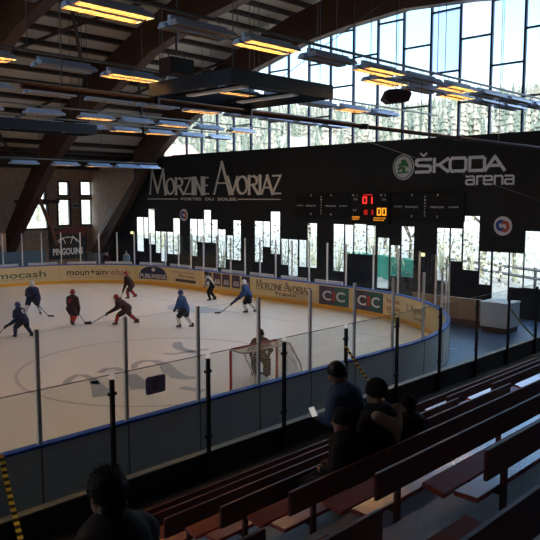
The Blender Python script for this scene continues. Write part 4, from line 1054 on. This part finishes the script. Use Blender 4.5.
spectator('person in black coat and red scarf seated at the left end of the group', 5.50, y5, t5, PI/2+.35, M['black_c'], (M['black_c'], False), .90, .16, .3, .15, True, None, False, None, M['ink_red'], 0., ((.62,.14,.30),(.66,-.05,.34)))
# blue coat, standing in front of the bench and bending over a telephone
hw = (.02, .52, 1.02)
spectator('person in blue coat and dark beanie standing bent over a phone', 6.03, y5+.37, t5-.02, PI/2+.1, M['blue_coat'], (M['hel_black'], False), .96, .22, 1.0, .45, False, None, False, ((.16,.44,1.10),(.30,-.05,.98)), None, .20)
o = thing('smartphone', 'lit smartphone held up by the person in the blue coat', 'phone', (5.55, 4.70, 3.27))
o.rotation_euler = (math.radians(-55), math.radians(-12), math.radians(-35))
MB().bbox(-.036, .036, -.005, .005, -.0, .145, .003).build('case', M['hel_black'], o, False, False); MB().bbox(-.031, .031, -.0068, -.0045, .01, .135, .0008).build('screen', M['phone_screen'], o, False, False)

# ------------------------------------------------------------------ beyond the boards
o = thing('white_cabinet', 'white chest cabinet on a brown base beyond the rink corner', 'cabinet', (27.4, 13.1, 0))
MB().bbox(26.95, 28.1, 12.55, 13.75, .22, 1.22, .02).build('body', M['white_box'], o); MB().bbox(26.92, 28.13, 12.52, 13.78, 1.22, 1.27, .015).build('lid', M['white_box'], o); MB().box(27.0, 28.05, 12.6, 13.7, 0, .22).build('base', M['brown'], o)
o = thing('wood_partition', 'low varnished wood partition left of the white cabinet', 'partition', (27.5, 15.4, 0))
m = MB(); 
for k in range(3): y0 = 13.95+k*1.15; m.bbox(27.42, 27.5, y0+.01, y0+1.14, .3, 1.2, .01)
m.build('panel', M['wood_panel'], o); MB().box(27.44, 27.52, 13.95, 17.4, 0, .3).build('base', M['brown'], o); MB().bbox(27.38, 27.54, 13.93, 17.42, 1.2, 1.24, .01).build('cap', M['wood_panel'], o)
o = thing('club_banner', 'black PINGOUINS club banner with red top behind the far boards', 'banner', (25.2, 44.6, 1.2))
MB().bbox(23.95, 26.75, 44.55, 44.62, 1.25, 3.45, .01).build('cloth', M['banner'], o)
m = MB(); f = lambda u, v, d: (23.95+u, 44.548-d, 1.25+v); m.prism([(.0,1.75),(.5,2.0),(1.4,2.18),(2.8,2.2),(2.8,1.45),(2.2,1.8),(1.2,1.85)], lambda a, b: f(a, b, .004), lambda a, b: f(a, b, -.001)); m.build('red_swoosh', M['banner_red'], o)
m = MB(); strokes(m, [EL(1.4, 1.05, .9, .5, 14, 10, 170), [(.7,1.2),(1.0,1.5),(1.2,1.1)], [(1.6,1.1),(1.8,1.6),(2.1,1.2)]], f, 1, 1, .06, None, 0, 0, .004); m.build('emblem', M['ink_white'], o)
lettering('lettering', 'PINGOUINS', M['ink_white'], o, lambda u, v, d: (24.15+u, 44.546-d, 1.55+v), 2.35, .48, .03)
m = MB(); m.tube([(23.9, 44.6, 0), (23.9, 44.6, 3.5)], .03, 6); m.tube([(26.8, 44.6, 0), (26.8, 44.6, 3.5)], .03, 6); m.build('pole', M['steel_black'], o)
o = thing('team_bench', 'blue sided team bench behind the far boards', 'bench', (20.5, 43.4, 0))
MB().bbox(16.5, 23.4, 44.2, 44.3, .5, 2.0, .01).build('back_panel', M['bench_blue'], o); MB().bbox(16.5, 23.4, 43.6, 44.05, .45, .52, .01).build('seat', M['dark_wood'], o)
for x in (16.7, 19.9, 23.2): MB().box(x-.04, x+.04, 43.65, 44.25, 0, .45).build('leg', M['steel_black'], o)
o = thing('wooden_cabin', 'brown wooden booth standing behind the team bench', 'booth', (20.4, 46.5, 0))
MB().bbox(19.4, 21.3, 45.6, 47.2, 0, 3.2, .02).build('body', M['far_wall'], o); MB().box(19.75, 20.9, 45.58, 45.61, 1.3, 2.4).build('hatch', M['dark_wood'], o)
o = thing('wall_notice', 'small pale notice on the brown wall between the windows', 'sign', (29.5, FY-.03, 4.9))
MB().bbox(29.2, 29.8, FY-.03, FY-.001, 4.7, 5.15, .005).build('plate', M['white_box'], o); MB().box(29.25, 29.75, FY-.036, FY-.029, 4.86, 5.0).build('stripe', M['ink_teal'], o)
o = thing('handrail', 'pale slanting handrail against the left end of the black wall', 'handrail', (30.0, 46, 0))
MB().tube([(29.95, 46.05, 4.7), (29.95, 48.3, 2.35)], .06, 8).build('rail', M['alu'], o)
for yy, zz in ((46.2, 4.55), (48.1, 2.56)): MB().tube([(29.95, yy, zz), (30.22, yy, zz)], .03, 6).build('bracket', M['alu'], o)

# ------------------------------------------------------------------ outdoors
def ground(r, az):
    n = noise.noise(Vector((r*math.cos(az)*.012, r*math.sin(az)*.012, .3)))
    n2 = noise.noise(Vector((math.cos(az)*3.1, math.sin(az)*3.1, 1.7)))
    b = .25
    if r > 58: b += (r-58)*.155+min(1, (r-58)/120)*(7*n+10*n2)
    return b
def sheet(rs, m, name):
    mb = MB(); na = 70; fs = []; vs = []
    for i in range(na+1):
        az = math.radians(-2+88*i/na)
        for r in rs:
            x, y = r*math.cos(az), r*math.sin(az); z = ground(r, az)
            if x < 31.6 and y < 51.2: k = min(31.6/max(x,1e-6), 51.2/max(y,1e-6)); x *= k; y *= k
            vs.append((x, y, z))
    nr = len(rs)-1
    for i in range(na):
        for j in range(nr): a = i*(nr+1)+j; fs.append((a, a+1, a+nr+2, a+nr+1))
    mb.add(vs, fs); struct(mb.build(name, m, None, True))
sheet([32+3*i for i in range(14)], M['snow'], 'terrain_snow')
sheet([71+10*i for i in range(37)], M['forest'], 'terrain_hill')
def conifer_geo(rr, mb, loc=(0,0,0), s=1., n=8, L=6):
    lx, ly, lz = loc; w = s*rr.uniform(.75, 1.05)
    for i in range(L):
        z0 = .06+.84*i/L; z1 = z0+.30*(1-i/L*.45); r0 = .17*(1-i/L)**.85+.02; ring = []
        for j in range(n):
            a = 2*PI*j/n+i; r_ = r0*rr.uniform(.65, 1.2)*w; ring.append((lx+r_*math.cos(a), ly+r_*math.sin(a), lz+(z0-rr.uniform(0,.05))*s))
        mb.add(ring+[(lx,ly,lz+min(1.0, z1)*s), (lx,ly,lz+(z0+.03)*s)], [(j, (j+1) % n, n) for j in range(n)]+[((j+1) % n, j, n+1) for j in range(n)])
CM = []
for i in range(4):
    q = MB(); q.cur = 1; q.tube([(0,0,-.08),(0,0,.25)], .025, 5); q.cur = 0; conifer_geo(random.Random(i), q, n=11, L=8); CM.append(q.mesh('conifer', [M['conifer'] if i % 2 else M['conifer2'], M['bark']]))
rr = random.Random(11); taken = []; n = 0; far_m = [MB(), MB()]
def clear(x, y, d):
    return all((x-a)**2+(y-b)**2 > d*d for a, b in taken)
for q in range(6000):
    if n >= 290: break
    az = math.radians(rr.uniform(17, 58)); r = 95+rr.random()**1.2*230
    if noise.noise(Vector((r*math.cos(az)*.03, r*math.sin(az)*.03, 5))) < (-.12 if math.degrees(az) > 30 else .02): continue
    x, y = r*math.cos(az), r*math.sin(az); hgt = rr.uniform(5.5, 10)
    if not clear(x, y, 4.4): continue
    taken.append((x, y)); n += 1
    o = link('conifer', CM[rr.randrange(4)]); o.location = (x, y, ground(r, az)-.1); o.scale = (hgt, hgt, hgt); o.rotation_euler = (0,0,rr.uniform(0,6))
    tag(o, 'green conifer on the forested hillside outside the windows', 'tree', 'conifers on the hillside')
for q in range(5200):
    az = math.radians(rr.uniform(15, 60)); r = 150+rr.random()**.75*270
    if noise.noise(Vector((r*math.cos(az)*.03, r*math.sin(az)*.03, 5))) < (-.2 if math.degrees(az) > 30 else .0): continue
    conifer_geo(rr, far_m[q % 2], (r*math.cos(az), r*math.sin(az), ground(r, az)-.3), rr.uniform(5, 9), 5, 4)
fm = far_m[0]; k_ = len(fm.f); fm.add(far_m[1].v, far_m[1].f); fm.mi[k_:] = [1]*(len(fm.f)-k_)
o = fm.build('forest_trees', [M['conifer2'], M['conifer']]); o['kind'] = 'stuff'; tag(o, 'dense conifer forest high on the far hillside', 'forest')
def bare_tree(seed, loc, h, label):
    rr = random.Random(seed); mb = MB()
    def grow(p, d, L, r, depth):
        q = p+d*L; mid = p+d*L*.5+Vector((rr.uniform(-1,1), rr.uniform(-1,1), 0))*L*.06
        mb.tube([p, mid, q], r, 5, r*.65)
        if depth == 0: return
        for k in range(3):
            dd = (d+Vector((rr.uniform(-1,1), rr.uniform(-1,1), rr.uniform(-.2,.6)))*.75).normalized(); grow(q, dd, L*.68, r*.6, depth-1)
    grow(Vector((loc[0], loc[1], ground(math.hypot(loc[0], loc[1]), math.atan2(loc[1], loc[0]))-.25)), Vector((0,0,1)), h*.35, h*.02, 4)
    return tag(mb.build('bare_tree', M['bark']), label, 'tree', 'bare trees outside the low windows')
for i, (x, y, h) in enumerate([(44,17.5,9),(46,21,8),(50,25.5,10),(43,27.5,7.5),(48,32,9),(46,38,9),(49,42.5,8),(44,46,8),(53,20,9),(52,36,9)]):
    bare_tree(20+i, (x, y, .1), h, 'bare brown tree on the snow outside, %s from the right' % ORD[sorted([17.5/44,21/46,25.5/50,27.5/43,32/48,38/46,42.5/49,46/44,20/53,36/52]).index(y/x)])
M['bush'] = mat('bush_olive', (.42, .41, .29), .9, var=.4, scale=2)
rr = random.Random(5); bm_ = []
for q in range(3):
    m = MB()
    for j in range(520):
        th = rr.uniform(0, 2*PI); ph = math.acos(rr.uniform(-.1, 1)); r_ = rr.uniform(.55, 1.)*(1+.25*math.sin(3*th+q)); c = Vector((math.sin(ph)*math.cos(th)*.55*r_, math.sin(ph)*math.sin(th)*.55*r_, .06+math.cos(ph)*.9*r_)); a = Vector((rr.uniform(-1,1), rr.uniform(-1,1), rr.uniform(-1,1))).normalized(); b = a.orthogonal().normalized(); z_ = rr.uniform(.012, .035)
        m.add([c+a*z_, c+b*z_*.6, c-a*z_, c-b*z_*.6], [(0,1,2,3)])
    for j in range(7): m.tube([(0,0,-.05), (rr.uniform(-.3,.3), rr.uniform(-.3,.3), rr.uniform(.5,.8))], .02, 4, .006)
    bm_.append(m.mesh('bush', M['bush']))
for i, (az, r, h) in enumerate([(24.5,47,3.6),(27.5,44,4.2),(30,50,4.6),(32.5,45,3.2),(35.5,52,4.5),(38.5,48,3.5),(40.5,55,4.4),(43,47,3.2),(45.5,50,3.8),(48,52,3.3),(50.5,56,4.2),(53,64,3.6),(55.5,70,4.),(58.5,74,4.5),(60.5,70,4.),(62.5,76,5.),(64.5,72,4.2)]):
    x, y = r*math.cos(math.radians(az)), r*math.sin(math.radians(az)); o = link('bush', bm_[i % 3]); o.location = (x, y, ground(r, math.radians(az))-.05); o.scale = (h, h, h); o.rotation_euler = (0,0,i)
    tag(o, 'olive green bush on the bank outside the low windows', 'bush', 'bushes outside the low windows')
o = thing('guard_rail', 'grey road guard rail on the snow outside the right windows', 'guard rail', (36, 14, .2))
m = MB(); m.tube([(36.5, 10, 1.55), (40, 17, 1.35), (45, 26, 1.2)], .10, 6); m.build('upper_rail', M['guard'], o); m = MB(); m.tube([(36.5, 10, .95), (40, 17, .85), (45, 26, .8)], .10, 6); m.build('lower_rail', M['guard'], o)
for t in range(7):
    a = t/6; x, y = (36.5+(40-36.5)*a*2, 10+7*a*2) if a < .5 else (40+5*(a-.5)*2, 17+9*(a-.5)*2); MB().box(x-.07, x+.07, y-.07, y+.07, .1, 1.5).build('post', M['guard'], o)
o = thing('green_fence', 'low green fence outside the middle windows', 'fence', (37, 26, .2))
for k in range(4): MB().bbox(37+k*.8, 37.1+k*.8, 22+k*2.2, 24.1+k*2.2, .2, 1.75, .01).build('panel', M['green_f'], o)
M['chalet_roof'] = mat('chalet_roof', (.42, .24, .18), .8)
# chalets seen through the left end of the glazing
for i, (x, y, z) in enumerate([(56, 74, 1.5), (66, 90, 5.)]):
    o = thing('chalet', 'small wooden chalet on the hillside, %s one' % ('lower' if i == 0 else 'upper'), 'house', (x, y, z))
    z = ground(math.hypot(x, y), math.atan2(y, x))-.5
    MB().box(x-4, x+4, y-4, y+4, z, z+5).build('walls', M['far_wall'], o); m = MB(); m.prism([(-5,4.6),(0,8),(5,4.6),(5,5.0),(0,8.5),(-5,5.0)], lambda a, b: (x-5, y+a, z+b), lambda a, b: (x+5, y+a, z+b)); m.build('roof', M['chalet_roof'], o)

# ------------------------------------------------------------------ light, sky, camera
sun = bpy.data.lights.new('sun', 'SUN'); sun.energy = 1.7; sun.angle = .01; sun.color = (1, .95, .86)
so = bpy.data.objects.new('sun', sun); COL.objects.link(so); so.rotation_euler = (math.radians(52), 0, math.radians(-18))
W = bpy.data.worlds.new('World'); SC.world = W; W.use_nodes = True; nt = W.node_tree; nt.nodes.clear()
out = nt.nodes.new('ShaderNodeOutputWorld'); bg = nt.nodes.new('ShaderNodeBackground'); tc = nt.nodes.new('ShaderNodeTexCoord'); sp = nt.nodes.new('ShaderNodeSeparateXYZ'); cr = nt.nodes.new('ShaderNodeValToRGB')
nt.links.new(tc.outputs['Generated'], sp.inputs[0]); nt.links.new(sp.outputs['Z'], cr.inputs[0])
e = cr.color_ramp.elements; e[0].position = .0; e[0].color = (.95, .98, 1.0, 1); e[1].position = .75; e[1].color = (2.2, 2.5, 2.9, 1)
for p, c in ((.13, (.80, .97, 1.1)), (.19, (.46, .82, 1.15)), (.33, (.30, .62, 1.1)), (.45, (1.2, 1.6, 2.3))): n = e.new(p); n.color = (*c, 1)
nt.links.new(cr.outputs[0], bg.inputs[0]); bg.inputs[1].default_value = .80; nt.links.new(bg.outputs[0], out.inputs[0])
pl = bpy.data.lights.new('window_portal', 'AREA'); pl.shape = 'RECTANGLE'; pl.size = 15; pl.size_y = 46; pl.cycles.is_portal = True
po = bpy.data.objects.new('window_portal', pl); COL.objects.link(po); po.location = (31.6, 20, 8.6); po.rotation_euler = (0, math.radians(90), 0)
pl2 = bpy.data.lights.new('window_portal', 'AREA'); pl2.shape = 'RECTANGLE'; pl2.size = 8; pl2.size_y = 21; pl2.cycles.is_portal = True
po2 = bpy.data.objects.new('window_portal', pl2); COL.objects.link(po2); po2.location = (XL-.5, 26, 13); po2.rotation_euler = (0, math.radians(-90), 0)
SC.cycles.transparent_max_bounces = 40; SC.cycles.max_bounces = 8; SC.cycles.diffuse_bounces = 4
cam = bpy.data.cameras.new('camera'); cam.lens = 693/540*36; cam.sensor_width = 36; cam.clip_start = .05; cam.clip_end = 600
co = bpy.data.objects.new('camera', cam); COL.objects.link(co); co.location = (0, 0, H); co.rotation_euler = (math.radians(90-6.01), 0, math.radians(44.1-90))
SC.camera = co
vs_ = SC.view_settings; vs_.view_transform = 'Standard'; vs_.look = 'None'; vs_.gamma = 1; vs_.use_curve_mapping = False; vs_.exposure = 1.6
